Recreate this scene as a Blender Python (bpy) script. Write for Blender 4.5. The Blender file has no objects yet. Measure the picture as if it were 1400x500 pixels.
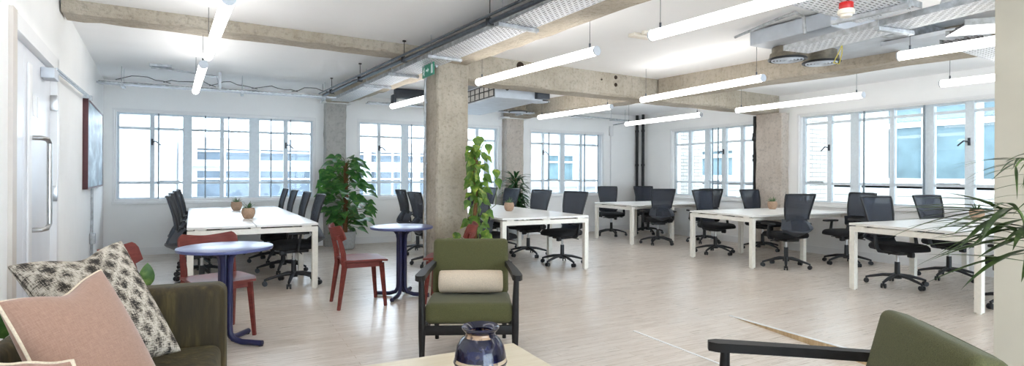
import bpy, bmesh, math, random
from mathutils import Vector, Matrix, Euler
random.seed(7)
R = math.radians
PI = math.pi
scene = bpy.context.scene
COL = scene.collection

# ------------------------------------------------------------------ colours and materials
def lin(c):
    return tuple(((x / 255) / 12.92 if x / 255 <= 0.04045 else ((x / 255 + 0.055) / 1.055) ** 2.4) for x in c) + (1.0,)

class NT:
    """small helper round a node tree"""
    def __init__(s, name):
        s.m = bpy.data.materials.new(name); s.m.use_nodes = True
        s.t = s.m.node_tree; s.t.nodes.clear()
        s.out = s.n('ShaderNodeOutputMaterial')
        s.p = s.n('ShaderNodeBsdfPrincipled')
        s.l(s.p.outputs[0], s.out.inputs[0])
    def n(s, typ, **kw):
        x = s.t.nodes.new(typ)
        for k, v in kw.items(): setattr(x, k, v)
        return x
    def l(s, a, b): s.t.links.new(a, b)
    def coord(s, which='Object', scale=(1, 1, 1), rot=(0, 0, 0)):
        c = s.n('ShaderNodeTexCoord'); m = s.n('ShaderNodeMapping')
        m.inputs['Scale'].default_value = scale; m.inputs['Rotation'].default_value = rot
        s.l(c.outputs[which], m.inputs[0]); return m.outputs[0]
    def noise(s, vec, scale, detail=4, rough=0.55):
        x = s.n('ShaderNodeTexNoise'); x.inputs['Scale'].default_value = scale
        x.inputs['Detail'].default_value = detail; x.inputs['Roughness'].default_value = rough
        s.l(vec, x.inputs['Vector']); return x.outputs['Fac']
    def ramp(s, fac, stops):
        x = s.n('ShaderNodeValToRGB'); e = x.color_ramp.elements
        while len(e) < len(stops): e.new(0.5)
        for i, (p, c) in enumerate(stops):
            e[i].position = p; e[i].color = lin(c) if len(c) == 3 else c
        s.l(fac, x.inputs[0]); return x.outputs[0]
    def mix(s, fac, a, b, mode='MIX'):
        x = s.n('ShaderNodeMix', data_type='RGBA', blend_type=mode)
        if isinstance(fac, float): x.inputs[0].default_value = fac
        else: s.l(fac, x.inputs[0])
        for i, v in ((6, a), (7, b)):
            if isinstance(v, tuple): x.inputs[i].default_value = v
            else: s.l(v, x.inputs[i])
        return x.outputs[2]
    def bump(s, h, strength=0.2, dist=0.01):
        b = s.n('ShaderNodeBump'); b.inputs['Strength'].default_value = strength; b.inputs['Distance'].default_value = dist
        s.l(h, b.inputs['Height']); s.l(b.outputs[0], s.p.inputs['Normal'])
    def set(s, **kw):
        names = dict(color='Base Color', rough='Roughness', metal='Metallic', spec='Specular IOR Level', sheen='Sheen Weight', coat='Coat Weight')
        for k, v in kw.items():
            i = s.p.inputs[names[k]]
            if isinstance(v, (float, int, tuple)): i.default_value = v
            else: s.l(v, i)
        return s

def plain(name, c, rough=0.5, metal=0.0, vary=0.05, scale=30, spec=0.5):
    t = NT(name); f = t.noise(t.coord(), scale, 3)
    a = tuple(max(0, x * (1 - vary)) for x in c); b = tuple(min(255, x * (1 + vary)) for x in c)
    t.set(color=t.ramp(f, [(0.3, a), (0.7, b)]), rough=rough, metal=metal, spec=spec)
    return t.m

M = {}
M['wall'] = plain('white_paint', (250, 250, 249), 0.75, vary=0.01, scale=3)
M['ceiling'] = plain('ceiling_paint', (249, 249, 249), 0.8, vary=0.008, scale=2)
M['door'] = plain('door_paint', (232, 234, 239), 0.35, vary=0.01, scale=4)
M['trim'] = plain('trim_paint', (240, 240, 240), 0.4, vary=0.01, scale=4)
M['putty'] = plain('putty_paint', (190, 183, 167), 0.8, vary=0.02, scale=3)
M['beige_jamb'] = plain('beige_jamb', (214, 206, 198), 0.5, vary=0.02, scale=5)
M['black'] = plain('black_plastic', (34, 36, 40), 0.45, vary=0.1)
M['dark_fabric'] = plain('black_upholstery', (20, 21, 25), 0.9, vary=0.3, scale=250)
M['graphite'] = plain('graphite_plastic', (58, 63, 72), 0.5, vary=0.06)
M['chrome'] = plain('brushed_steel', (190, 190, 190), 0.28, 1.0, vary=0.05)
M['galv'] = plain('galvanised_steel', (186, 190, 194), 0.45, 0.75, vary=0.12, scale=18)
M['duct'] = plain('painted_duct', (202, 208, 216), 0.5, 0.2, vary=0.04, scale=6)
M['drum'] = plain('weathered_steel', (128, 120, 106), 0.5, 0.5, vary=0.15, scale=14)
M['pipe'] = plain('dark_conduit', (74, 80, 88), 0.38, 0.7, vary=0.1)
M['black_pipe'] = plain('black_iron', (36, 37, 40), 0.5, 0.2, vary=0.15)
M['cable'] = plain('grey_cable', (92, 92, 94), 0.6)
M['desk_white'] = plain('white_laminate', (242, 240, 236), 0.32, vary=0.012, scale=2)
M['desk_frame'] = plain('white_powder_coat', (240, 236, 226), 0.45, vary=0.02)
M['blue'] = plain('navy_lacquer', (34, 36, 74), 0.35, vary=0.05)
M['blue_top_sheen'] = plain('navy_top_sheen', (88, 95, 138), 0.3, vary=0.03, scale=8)  # paler than the legs: reflected light is mixed into the navy
M['black_wood'] = plain('black_stained_wood', (28, 26, 26), 0.5, vary=0.2, scale=20, spec=0.3)
M['terracotta'] = plain('sand_pottery', (178, 148, 124), 0.8, vary=0.08, scale=60)
M['soil'] = plain('soil', (52, 40, 30), 0.95, vary=0.4, scale=120)
M['pole'] = plain('coir_pole', (112, 78, 48), 0.95, vary=0.35, scale=140)
M['stem'] = plain('green_stem', (92, 110, 56), 0.6, vary=0.2)
M['trunk'] = plain('cane_trunk', (128, 104, 76), 0.85, vary=0.25, scale=60)
M['pot_grey'] = plain('grey_planter', (172, 176, 178), 0.6, vary=0.06)
M['pot_white'] = plain('white_planter', (222, 222, 218), 0.5, vary=0.03)
M['paper'] = plain('white_card', (244, 244, 242), 0.7, vary=0.01)
M['red_plastic'] = plain('red_plastic', (200, 36, 34), 0.35)
M['cream_plastic'] = plain('cream_plastic', (238, 230, 216), 0.45, vary=0.02)
M['sign_green'] = plain('sign_green', (40, 140, 112), 0.4, vary=0.02)
M['pictogram'] = plain('sign_white', (235, 250, 245), 0.4, vary=0.01)
M['frame_art'] = plain('oxblood_frame', (88, 44, 48), 0.5)
M['linen'] = plain('beige_linen', (206, 188, 166), 0.95, vary=0.06, scale=160)
M['piping'] = plain('cream_piping', (222, 206, 182), 0.9, vary=0.05, scale=150)
M['white_concrete'] = plain('white_render', (150, 153, 156), 0.85, vary=0.02, scale=4)
M['outside_glass'] = plain('outside_glass', (84, 104, 110), 0.4, vary=0.12, scale=2)
M['outside_dark'] = plain('outside_dark_glass', (64, 77, 88), 0.45, vary=0.12, scale=2)
M['outside_white'] = plain('outside_white_paint', (206, 208, 210), 0.6, vary=0.02)
M['steel_frame'] = plain('pale_steel_frame', (222, 231, 237), 0.45, vary=0.02)
M['inner_frame'] = plain('grey_aluminium_bead', (132, 146, 156), 0.4, 0.0, vary=0.03)
M['yellow_wire'] = plain('yellow_wire', (196, 178, 60), 0.5)
M['white_wire'] = plain('white_wire', (225, 225, 220), 0.5)

def concrete(name, a, b, dark):
    t = NT(name); v = t.coord()
    f1 = t.noise(v, 2.2, 8, 0.62); f2 = t.noise(v, 26, 6, 0.7); f3 = t.noise(t.coord(scale=(6, 6, 0.7)), 3.0, 5, 0.6)
    c = t.ramp(f1, [(0.28, a), (0.72, b)])
    c = t.mix(t.ramp(f3, [(0.42, (0, 0, 0)), (0.75, (140, 140, 140))]), c, lin(dark))
    g = t.ramp(f2, [(0.3, (70, 66, 58)), (0.5, (255, 255, 255))])
    c = t.mix(0.35, c, t.mix(1.0, c, g, 'MULTIPLY'))
    t.set(color=c, rough=0.9); t.bump(f2, 0.6, 0.02)
    return t.m
M['concrete'] = concrete('raw_concrete', (166, 155, 138), (198, 189, 174), (146, 130, 104))
M['concrete_grey'] = concrete('grey_concrete', (168, 166, 162), (200, 198, 194), (146, 142, 136))
M['concrete_pink'] = concrete('warm_grey_concrete', (190, 178, 166), (214, 204, 194), (166, 150, 136))

def floor_mat():
    t = NT('whitewashed_oak_strip'); v = t.coord()
    b = t.n('ShaderNodeTexBrick'); t.l(v, b.inputs['Vector'])
    b.offset = 0.37; b.offset_frequency = 2
    b.inputs['Color1'].default_value = lin((212, 200, 188)); b.inputs['Color2'].default_value = lin((224, 214, 204))
    b.inputs['Mortar'].default_value = lin((186, 168, 148)); b.inputs['Scale'].default_value = 1.0
    b.inputs['Mortar Size'].default_value = 0.0022; b.inputs['Brick Width'].default_value = 1.3; b.inputs['Row Height'].default_value = 0.075
    b.inputs['Bias'].default_value = 0.0
    f = t.noise(t.coord(scale=(0.9, 14, 1)), 3.2, 6, 0.62)
    st = t.ramp(f, [(0.3, (176, 154, 132)), (0.56, (255, 255, 255))])
    c = t.mix(0.45, b.outputs[0], t.mix(1.0, b.outputs[0], st, 'MULTIPLY'))
    f2 = t.noise(v, 0.8, 3)
    c = t.mix(t.ramp(f2, [(0.35, (0, 0, 0)), (0.8, (90, 90, 90))]), c, lin((226, 218, 210)))
    t.set(color=c, rough=t.ramp(f, [(0.2, (160, 160, 160)), (0.8, (132, 132, 132))]), spec=0.4)
    t.bump(f, 0.08, 0.003)
    return t.m
M['floor'] = floor_mat()

def ply():
    t = NT('raw_board_edge'); v = t.coord(scale=(1, 9, 1))
    f = t.noise(v, 3, 4)
    b = t.n('ShaderNodeTexBrick'); t.l(t.coord(rot=(0, R(90), 0)), b.inputs['Vector'])
    c = t.ramp(f, [(0.3, (168, 138, 100)), (0.7, (206, 180, 142))])
    t.set(color=c, rough=0.7); return t.m
M['ply'] = ply()

def pale_wood():
    t = NT('pale_birch'); f = t.noise(t.coord(scale=(0.8, 7, 1)), 4, 6, 0.6)
    t.set(color=t.ramp(f, [(0.25, (212, 196, 166)), (0.6, (228, 216, 192)), (0.85, (218, 202, 174))]), rough=0.45); return t.m
M['birch'] = pale_wood()

def red_wood():
    t = NT('oxide_red_stain'); f = t.noise(t.coord(scale=(3, 3, 14)), 4, 5)
    t.set(color=t.ramp(f, [(0.3, (104, 44, 39)), (0.7, (130, 60, 52))]), rough=0.48, spec=0.35); return t.m
M['red_wood'] = red_wood()

def velvet():
    t = NT('olive_velvet'); f = t.noise(t.coord(scale=(7, 7, 1.0)), 3, 4, 0.6); g = t.noise(t.coord(), 90, 3)
    c = t.ramp(f, [(0.3, (34, 26, 9)), (0.55, (56, 45, 17)), (0.78, (94, 79, 40))])
    t.set(color=c, rough=0.75, sheen=0.08)
    t.p.inputs['Sheen Tint'].default_value = lin((190, 180, 120)); t.p.inputs['Sheen Roughness'].default_value = 0.35
    t.bump(f, 0.25, 0.02); return t.m
M['velvet'] = velvet()

def wool():
    t = NT('moss_wool'); f = t.noise(t.coord(), 320, 2); g = t.noise(t.coord(), 6, 3)
    c = t.ramp(f, [(0.3, (64, 63, 35)), (0.7, (92, 91, 55))])
    t.set(color=t.mix(t.ramp(g, [(0.4, (0, 0, 0)), (0.8, (90, 90, 90))]), c, lin((84, 83, 51))), rough=0.95, sheen=0.08); t.bump(f, 0.3, 0.004); return t.m
M['wool'] = wool()

def pink():
    t = NT('blush_linen'); f = t.noise(t.coord('UV', scale=(5, 60, 1)), 3, 4); g = t.noise(t.coord('UV', scale=(40, 6, 1)), 3, 4)
    c = t.mix(0.5, t.ramp(f, [(0.3, (144, 110, 93)), (0.7, (178, 141, 122))]), t.ramp(g, [(0.3, (146, 112, 95)), (0.7, (176, 140, 121))]))
    t.set(color=c, rough=0.95, sheen=0.3); t.bump(f, 0.2, 0.004); return t.m
M['pink'] = pink()

def woven():
    t = NT('ikat_weave')
    def mth(op, a, b=None, c=None):
        n = t.n('ShaderNodeMath', operation=op)
        for k, v in enumerate((a, b, c)):
            if v is None: continue
            if isinstance(v, (int, float)): n.inputs[k].default_value = v
            else: t.l(v, n.inputs[k])
        return n.outputs[0]
    uv = t.coord('UV')
    nz = t.n('ShaderNodeTexNoise'); nz.inputs['Scale'].default_value = 9; t.l(uv, nz.inputs['Vector'])
    sc = t.n('ShaderNodeVectorMath', operation='SCALE'); sc.inputs['Scale'].default_value = 0.035; t.l(nz.outputs['Color'], sc.inputs[0])
    ad = t.n('ShaderNodeVectorMath', operation='ADD'); t.l(uv, ad.inputs[0]); t.l(sc.outputs[0], ad.inputs[1])
    sp = t.n('ShaderNodeSeparateXYZ'); t.l(ad.outputs[0], sp.inputs[0]); x, y = sp.outputs[0], sp.outputs[1]
    a = mth('PINGPONG', mth('MULTIPLY', mth('ADD', x, y), 5.2), 0.5); b = mth('PINGPONG', mth('MULTIPLY', mth('SUBTRACT', x, y), 5.2), 0.5)
    lat = mth('MINIMUM', a, b)                                  # 0 on the lattice lines, 0.5 mid diamond
    s1 = t.noise(t.coord('UV', scale=(9, 80, 1)), 2, 4, 0.7); s2 = t.noise(t.coord('UV', scale=(80, 9, 1)), 2, 4, 0.7)
    st = mth('ADD', mth('MULTIPLY', s1, 0.5), mth('MULTIPLY', s2, 0.5)); big = t.noise(uv, 4.5, 3)
    v = mth('MULTIPLY', mth('ADD', mth('MULTIPLY', mth('SUBTRACT', 0.5, lat), 0.46), mth('ADD', mth('MULTIPLY', st, 1.5), mth('MULTIPLY', big, 0.4))), 0.66)
    c = t.ramp(v, [(0.64, (40, 37, 34)), (0.70, (96, 88, 80)), (0.735, (176, 165, 150)), (0.82, (206, 197, 184))])
    t.set(color=c, rough=1.0); t.bump(st, 0.5, 0.006); return t.m
M['woven'] = woven()

def leafmat(name, a, b, c2):
    t = NT(name); f = t.noise(t.coord(), 14, 3)
    t.set(color=t.ramp(f, [(0.3, a), (0.55, b), (0.72, c2)]), rough=0.38)
    tr = t.n('ShaderNodeBsdfTranslucent'); t.l(t.p.inputs['Base Color'].links[0].from_socket, tr.inputs[0])
    mx = t.n('ShaderNodeMixShader'); mx.inputs[0].default_value = 0.25
    t.l(t.p.outputs[0], mx.inputs[1]); t.l(tr.outputs[0], mx.inputs[2]); t.l(mx.outputs[0], t.out.inputs[0]); return t.m
M['leaf_monstera'] = leafmat('monstera_leaf', (48, 92, 48), (72, 126, 60), (128, 172, 84))
M['leaf_pothos'] = leafmat('pothos_leaf', (58, 96, 34), (98, 134, 48), (176, 184, 78))
M['leaf_dracaena'] = leafmat('dracaena_leaf', (30, 66, 36), (46, 90, 46), (76, 120, 64))
M['leaf_palm'] = leafmat('palm_leaf', (40, 62, 30), (62, 86, 40), (92, 116, 60))
M['leaf_succ'] = leafmat('succulent_leaf', (66, 98, 62), (96, 126, 84), (132, 156, 112))
M['leaf_cal'] = leafmat('striped_leaf', (52, 84, 40), (84, 116, 56), (140, 164, 92))

def perforated():
    t = NT('perforated_tray'); v = t.coord()
    b = t.n('ShaderNodeTexBrick'); t.l(v, b.inputs['Vector']); b.offset = 0.5
    b.inputs['Scale'].default_value = 1.0; b.inputs['Brick Width'].default_value = 0.060; b.inputs['Row Height'].default_value = 0.030
    b.inputs['Mortar Size'].default_value = 0.0098; b.inputs['Mortar Smooth'].default_value = 0.0
    f = t.noise(v, 6, 3)
    base = t.ramp(f, [(0.3, (232, 236, 243)), (0.7, (248, 250, 253))])
    t.set(color=base, rough=0.45, metal=0.1)
    tr = t.n('ShaderNodeBsdfTransparent'); mx = t.n('ShaderNodeMixShader')
    t.l(b.outputs['Fac'], mx.inputs[0]); t.l(tr.outputs[0], mx.inputs[1]); t.l(t.p.outputs[0], mx.inputs[2]); t.l(mx.outputs[0], t.out.inputs[0])
    return t.m
M['perf'] = perforated()

def meshback():
    t = NT('blue_black_mesh'); f = t.noise(t.coord(), 200, 2)
    t.set(color=t.ramp(f, [(0.3, (42, 48, 60)), (0.7, (62, 70, 86))]), rough=0.75)
    tr = t.n('ShaderNodeBsdfTransparent'); mx = t.n('ShaderNodeMixShader'); mx.inputs[0].default_value = 0.78
    t.l(tr.outputs[0], mx.inputs[1]); t.l(t.p.outputs[0], mx.inputs[2]); t.l(mx.outputs[0], t.out.inputs[0]); return t.m
M['mesh'] = meshback()

def glass():
    t = NT('window_glass'); fr = t.n('ShaderNodeFresnel'); fr.inputs[0].default_value = 1.3
    tr = t.n('ShaderNodeBsdfTransparent'); tr.inputs[0].default_value = (0.95, 0.98, 1.0, 1)
    gl = t.n('ShaderNodeBsdfGlossy'); gl.inputs['Roughness'].default_value = 0.02
    mx = t.n('ShaderNodeMixShader'); t.l(fr.outputs[0], mx.inputs[0]); t.l(tr.outputs[0], mx.inputs[1]); t.l(gl.outputs[0], mx.inputs[2])
    t.l(mx.outputs[0], t.out.inputs[0]); return t.m
M['glass'] = glass()

def tube_mat():
    t = NT('lit_opal_tube'); e = t.n('ShaderNodeEmission'); e.inputs[0].default_value = (1.0, 0.975, 0.94, 1); e.inputs[1].default_value = 4.4
    t.l(e.outputs[0], t.out.inputs[0]); return t.m
M['tube'] = tube_mat()

def jar_glaze():
    t = NT('cobalt_glaze'); v = t.coord(); f = t.noise(v, 11, 5, 0.65); g = t.noise(t.coord(scale=(1, 1, 0.4)), 18, 4)
    c = t.ramp(f, [(0.3, (5, 6, 16)), (0.5, (11, 13, 44)), (0.63, (21, 26, 66)), (0.72, (100, 86, 78))])
    sp = t.n('ShaderNodeSeparateXYZ'); t.l(v, sp.inputs[0])
    def band(z, w):
        a = t.n('ShaderNodeMath', operation='SUBTRACT'); t.l(sp.outputs[2], a.inputs[0]); a.inputs[1].default_value = z
        b = t.n('ShaderNodeMath', operation='ABSOLUTE'); t.l(a.outputs[0], b.inputs[0])
        d = t.n('ShaderNodeMath', operation='LESS_THAN'); t.l(b.outputs[0], d.inputs[0]); d.inputs[1].default_value = w
        e = t.n('ShaderNodeMath', operation='MULTIPLY'); t.l(d.outputs[0], e.inputs[0]); t.l(t.ramp(g, [(0.44, (0, 0, 0)), (0.52, (255, 255, 255))]), e.inputs[1])
        return e.outputs[0]
    c = t.mix(band(0.232, 0.008), c, lin((172, 140, 112)))
    c = t.mix(band(0.133, 0.007), c, lin((188, 168, 142)))
    t.set(color=c, rough=0.14, coat=0.2); return t.m
M['glaze'] = jar_glaze()

def artwork():
    t = NT('storm_painting'); v = t.coord(scale=(1, 0.55, 1.1)); f = t.noise(v, 3.4, 6, 0.62)
    t.set(color=t.ramp(f, [(0.3, (50, 68, 84)), (0.5, (98, 126, 142)), (0.62, (168, 190, 198)), (0.75, (210, 218, 220))]), rough=0.4); return t.m
M['art'] = artwork()

def stone():
    t = NT('white_stone_facade'); v = t.coord(rot=(R(90), 0, R(90)))
    b = t.n('ShaderNodeTexBrick'); t.l(v, b.inputs['Vector'])
    b.inputs['Color1'].default_value = lin((160, 159, 152)); b.inputs['Color2'].default_value = lin((174, 172, 166)); b.inputs['Mortar'].default_value = lin((128, 126, 120))
    b.inputs['Scale'].default_value = 1; b.inputs['Brick Width'].default_value = 0.9; b.inputs['Row Height'].default_value = 0.42; b.inputs['Mortar Size'].default_value = 0.012
    t.set(color=b.outputs[0], rough=0.9); return t.m
M['stone'] = stone()
def bricks():
    t = NT('white_glazed_brick'); v = t.coord(rot=(R(90), 0, 0))
    b = t.n('ShaderNodeTexBrick'); t.l(v, b.inputs['Vector'])
    b.inputs['Color1'].default_value = lin((166, 163, 157)); b.inputs['Color2'].default_value = lin((178, 175, 170)); b.inputs['Mortar'].default_value = lin((118, 114, 108))
    b.inputs['Scale'].default_value = 1; b.inputs['Brick Width'].default_value = 0.225; b.inputs['Row Height'].default_value = 0.075; b.inputs['Mortar Size'].default_value = 0.008
    t.set(color=b.outputs[0], rough=0.7); return t.m
M['brick'] = bricks()

# ------------------------------------------------------------------ mesh builder
class MB:
    def __init__(s): s.bm = bmesh.new(); s.uv = None
    def box(s, c, size, rot=(0, 0, 0), bev=0.0, seg=2):
        r = bmesh.ops.create_cube(s.bm, size=1.0); vs = r['verts']
        bmesh.ops.scale(s.bm, vec=size, verts=vs)
        if bev > 0:
            es = list({e for v in vs for e in v.link_edges})
            rb = bmesh.ops.bevel(s.bm, geom=es, offset=bev, segments=seg, profile=0.5, affect='EDGES', clamp_overlap=True)
            vs = list({v for v in vs if v.is_valid} | {v for f in rb['faces'] for v in f.verts})
        if any(rot): bmesh.ops.rotate(s.bm, cent=(0, 0, 0), matrix=Euler(rot).to_matrix(), verts=vs)
        bmesh.ops.translate(s.bm, vec=c, verts=vs); return vs
    def b2(s, lo, hi, bev=0.0):
        return s.box([(a + b) / 2 for a, b in zip(lo, hi)], [b - a for a, b in zip(lo, hi)], bev=bev)
    def tube(s, pts, r, n=10, cap=True, squash=None):
        """sweep along a polyline; r is a number or one per point"""
        pts = [Vector(p) for p in pts]; rs = r if isinstance(r, (list, tuple)) else [r] * len(pts)
        rings = []; prev = None
        for i, p in enumerate(pts):
            t = (pts[min(i + 1, len(pts) - 1)] - pts[max(i - 1, 0)]).normalized()
            if prev is None:
                a = Vector((0, 0, 1)) if abs(t.z) < 0.9 else Vector((1, 0, 0))
                u = t.cross(a).normalized()
            else:
                u = (prev - t * prev.dot(t)).normalized()
            prev = u; w = t.cross(u)
            k1, k2 = squash if squash else (1, 1)
            rings.append([s.bm.verts.new(p + u * (math.cos(2 * PI * j / n) * rs[i] * k1) + w * (math.sin(2 * PI * j / n) * rs[i] * k2)) for j in range(n)])
        for a, b in zip(rings, rings[1:]):
            for j in range(n): s.bm.faces.new((a[j], a[(j + 1) % n], b[(j + 1) % n], b[j]))
        if cap:
            s.bm.faces.new(list(reversed(rings[0]))); s.bm.faces.new(rings[-1])
        return s
    def cyl(s, p0, p1, r0, r1=None, n=16): return s.tube([p0, p1], [r0, r0 if r1 is None else r1], n)
    def lathe(s, prof, c=(0, 0, 0), n=28):
        rings = []
        for r, z in prof:
            rings.append([s.bm.verts.new((c[0] + r * math.cos(2 * PI * j / n), c[1] + r * math.sin(2 * PI * j / n), c[2] + z)) for j in range(n)])
        for a, b in zip(rings, rings[1:]):
            for j in range(n): s.bm.faces.new((a[j], a[(j + 1) % n], b[(j + 1) % n], b[j]))
        s.bm.faces.new(list(reversed(rings[0]))); s.bm.faces.new(rings[-1]); return s
    def prism(s, poly, vec):
        """polygon (3-D points) pushed along vec"""
        a = [s.bm.verts.new(p) for p in poly]; b = [s.bm.verts.new(Vector(p) + Vector(vec)) for p in poly]
        n = len(a)
        s.bm.faces.new(list(reversed(a))); s.bm.faces.new(b)
        for j in range(n): s.bm.faces.new((a[j], a[(j + 1) % n], b[(j + 1) % n], b[j]))
        return s
    def slab(s, fn, nu, nv, th):
        """two-sided sheet: fn(u,v)->(point, normal) for u,v in 0..1, thickness th"""
        g = [[], []]
        for i in range(nu + 1):
            r0, r1 = [], []
            for j in range(nv + 1):
                p, nn = fn(i / nu, j / nv); nn = Vector(nn).normalized(); p = Vector(p)
                r0.append(s.bm.verts.new(p + nn * th / 2)); r1.append(s.bm.verts.new(p - nn * th / 2))
            g[0].append(r0); g[1].append(r1)
        for i in range(nu):
            for j in range(nv):
                s.bm.faces.new((g[0][i][j], g[0][i + 1][j], g[0][i + 1][j + 1], g[0][i][j + 1]))
                s.bm.faces.new((g[1][i][j], g[1][i][j + 1], g[1][i + 1][j + 1], g[1][i + 1][j]))
        for i in range(nu):
            s.bm.faces.new((g[0][i][0], g[1][i][0], g[1][i + 1][0], g[0][i + 1][0]))
            s.bm.faces.new((g[0][i][nv], g[0][i + 1][nv], g[1][i + 1][nv], g[1][i][nv]))
        for j in range(nv):
            s.bm.faces.new((g[0][0][j], g[0][0][j + 1], g[1][0][j + 1], g[1][0][j]))
            s.bm.faces.new((g[0][nu][j], g[1][nu][j], g[1][nu][j + 1], g[0][nu][j + 1]))
        return s
    def leaf(s, base, d, up, L, W, bend=0.5, shape='oval', fold=0.25, seg=6, twist=0.0):
        """one leaf: grows from base along d, arches down by bend, midrib folded"""
        d = Vector(d).normalized(); up = Vector(up); side = d.cross(up)
        if side.length < 1e-3: side = d.cross(Vector((1, 0.3, 0)))
        side.normalize(); up = side.cross(d).normalized()
        if twist:
            q = Matrix.Rotation(twist, 3, d); side = q @ side; up = q @ up
        prof = {'oval': lambda t: math.sin(PI * t ** 0.8) ** 0.8,
                'heart': lambda t: (0.62 + 0.38 * math.sin(PI * min(1, t * 1.6))) * (1 - t ** 2.2) if t > 0.02 else 0.45,
                'strap': lambda t: min(1, 0.35 + 3 * t) * (1 - t ** 4) ** 0.7,
                'blade': lambda t: min(1, 0.25 + 2.2 * t) * (1 - t ** 1.7)}[shape]
        p = Vector(base); a = 0; rows = []
        for i in range(seg + 1):
            t = i / seg; w = W / 2 * max(0.0, prof(t)); dirn = (d * math.cos(a) - up * math.sin(a)); nn = (up * math.cos(a) + d * math.sin(a))
            rows.append((s.bm.verts.new(p - side * w + nn * (w * fold)), s.bm.verts.new(p), s.bm.verts.new(p + side * w + nn * (w * fold))))
            p = p + dirn * (L / seg); a += bend / seg
        for r0, r1 in zip(rows, rows[1:]):
            s.bm.faces.new((r0[0], r0[1], r1[1], r1[0])); s.bm.faces.new((r0[1], r0[2], r1[2], r1[1]))
        return s
    def pillow(s, P00, P10, P11, P01, th, n=18, pinch=0.10, chop=0.0, nrm=None):
        """cushion spanned by its four corners (P00 bottom-left, P10 bottom-right, P11 top-right, P01 top-left)"""
        P00, P10, P11, P01 = map(Vector, (P00, P10, P11, P01))
        nn = (P10 - P00).cross(P01 - P00).normalized()
        s.uv = s.bm.loops.layers.uv.verify()
        def pt(u, v):
            uu = 2 * u - 1; vv = 2 * v - 1
            uu2 = uu * (1 - pinch * (1 - vv * vv) * abs(uu) ** 2); vv2 = vv * (1 - pinch * (1 - uu * uu) * abs(vv) ** 2)
            if chop: vv2 -= chop * max(0, vv) ** 2 * math.exp(-(uu / 0.42) ** 2)
            a, b = (uu2 + 1) / 2, (vv2 + 1) / 2
            p = P00 * (1 - a) * (1 - b) + P10 * a * (1 - b) + P11 * a * b + P01 * (1 - a) * b
            h = max(0.0, (1 - uu ** 2) * (1 - vv ** 2)) ** 0.42
            return p, h
        for sg in (1, -1):
            g = [[None] * (n + 1) for _ in range(n + 1)]
            for i in range(n + 1):
                for j in range(n + 1):
                    u = 0.5 - 0.5 * math.cos(PI * i / n); v = 0.5 - 0.5 * math.cos(PI * j / n)
                    p, h = pt(u, v); g[i][j] = (s.bm.verts.new(p + nn * (sg * (h * th / 2 + 0.002))), (u, v))
            for i in range(n):
                for j in range(n):
                    q = [g[i][j], g[i + 1][j], g[i + 1][j + 1], g[i][j + 1]]
                    if sg < 0: q.reverse()
                    f = s.bm.faces.new([x[0] for x in q])
                    for lp, x in zip(f.loops, q): lp[s.uv].uv = x[1]
        s.edge = [pt(i / n, 0)[0] for i in range(n + 1)] + [pt(1, i / n)[0] for i in range(1, n + 1)] + [pt(1 - i / n, 1)[0] for i in range(1, n + 1)] + [pt(0, 1 - i / n)[0] for i in range(1, n + 1)]
        return s

def obj(name, mb, mat, parent=None, smooth=True, ang=38, loc=None):
    me = bpy.data.meshes.new(name)
    bmesh.ops.remove_doubles(mb.bm, verts=mb.bm.verts, dist=1e-6)
    mb.bm.normal_update(); mb.bm.to_mesh(me); mb.bm.free()
    me.materials.append(mat)
    if smooth:
        me.polygons.foreach_set('use_smooth', [True] * len(me.polygons)); me.set_sharp_from_angle(angle=R(ang))
    o = bpy.data.objects.new(name, me); COL.objects.link(o)
    if parent: o.parent = parent
    if loc: o.location = loc
    return o

def tag(o, label, cat, group=None, kind=None):
    o['label'] = label; o['category'] = cat
    if group: o['group'] = group
    if kind: o['kind'] = kind
    return o

def thing(name, label, cat, loc=(0, 0, 0), rz=0, group=None, kind=None):
    o = bpy.data.objects.new(name, None); COL.objects.link(o); o.empty_display_size = 0.1
    o.location = loc; o.rotation_euler = (0, 0, rz)
    return tag(o, label, cat, group, kind)

def dup(root, loc, rz, label, group=None, name=None):
    def rec(o, parent):
        c = o.copy(); COL.objects.link(c); c.parent = parent
        for ch in [x for x in root_children[o.name]]: rec(ch, c)
        return c
    root_children = {}
    def scan(o):
        root_children[o.name] = list(o.children)
        for ch in o.children: scan(ch)
    scan(root)
    r = rec(root, None); r.location = loc; r.rotation_euler = (0, 0, rz); r['label'] = label
    if group: r['group'] = group
    return r

def struct(name, mb, mat, label, cat, smooth=False):
    return tag(obj(name, mb, mat, smooth=smooth), label, cat, kind='structure')

# ------------------------------------------------------------------ room shell
CEIL = 2.705; YB = 10.33; XR = 8.75; WT = 0.28
def lw(y): return -0.67 - 0.0935 * y          # the left wall runs slightly askew

RX0, RX1, RY = 3.0, 4.12, 3.57                 # the sunk ramp
m = MB()
m.b2((-3.2, -3.2, -0.12), (RX0, YB + WT, 0)); m.b2((RX1, -3.2, -0.5), (XR + WT, RY, 0)); m.b2((RX0, RY, -0.12), (XR + WT, YB + WT, 0))
struct('floor', m, M['floor'], 'whitewashed oak strip floor across the open office', 'floor')
m = MB()
m.prism([(RX0, RY, 0), (RX0, 0.6, -0.19), (RX0, -3.2, -0.19), (RX0, -3.2, -0.4), (RX0, RY, -0.4)], (RX1 - RX0, 0, 0))
struct('floor_ramp', m, M['floor'], 'oak ramp sinking into the floor towards the lobby', 'ramp')
m = MB()
m.b2((RX1 - 0.012, -2.0, -0.4), (RX1 + 0.004, RY - 0.02, -0.004))
for k in range(28): m.b2((RX1 - 0.016, RY - 0.25 - k * 0.19, -0.4), (RX1 - 0.012, RY - 0.244 - k * 0.19, -0.006))
struct('trim_1', m, M['ply'], 'raw timber board edge along the side of the floor ramp', 'floor edge')
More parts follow.
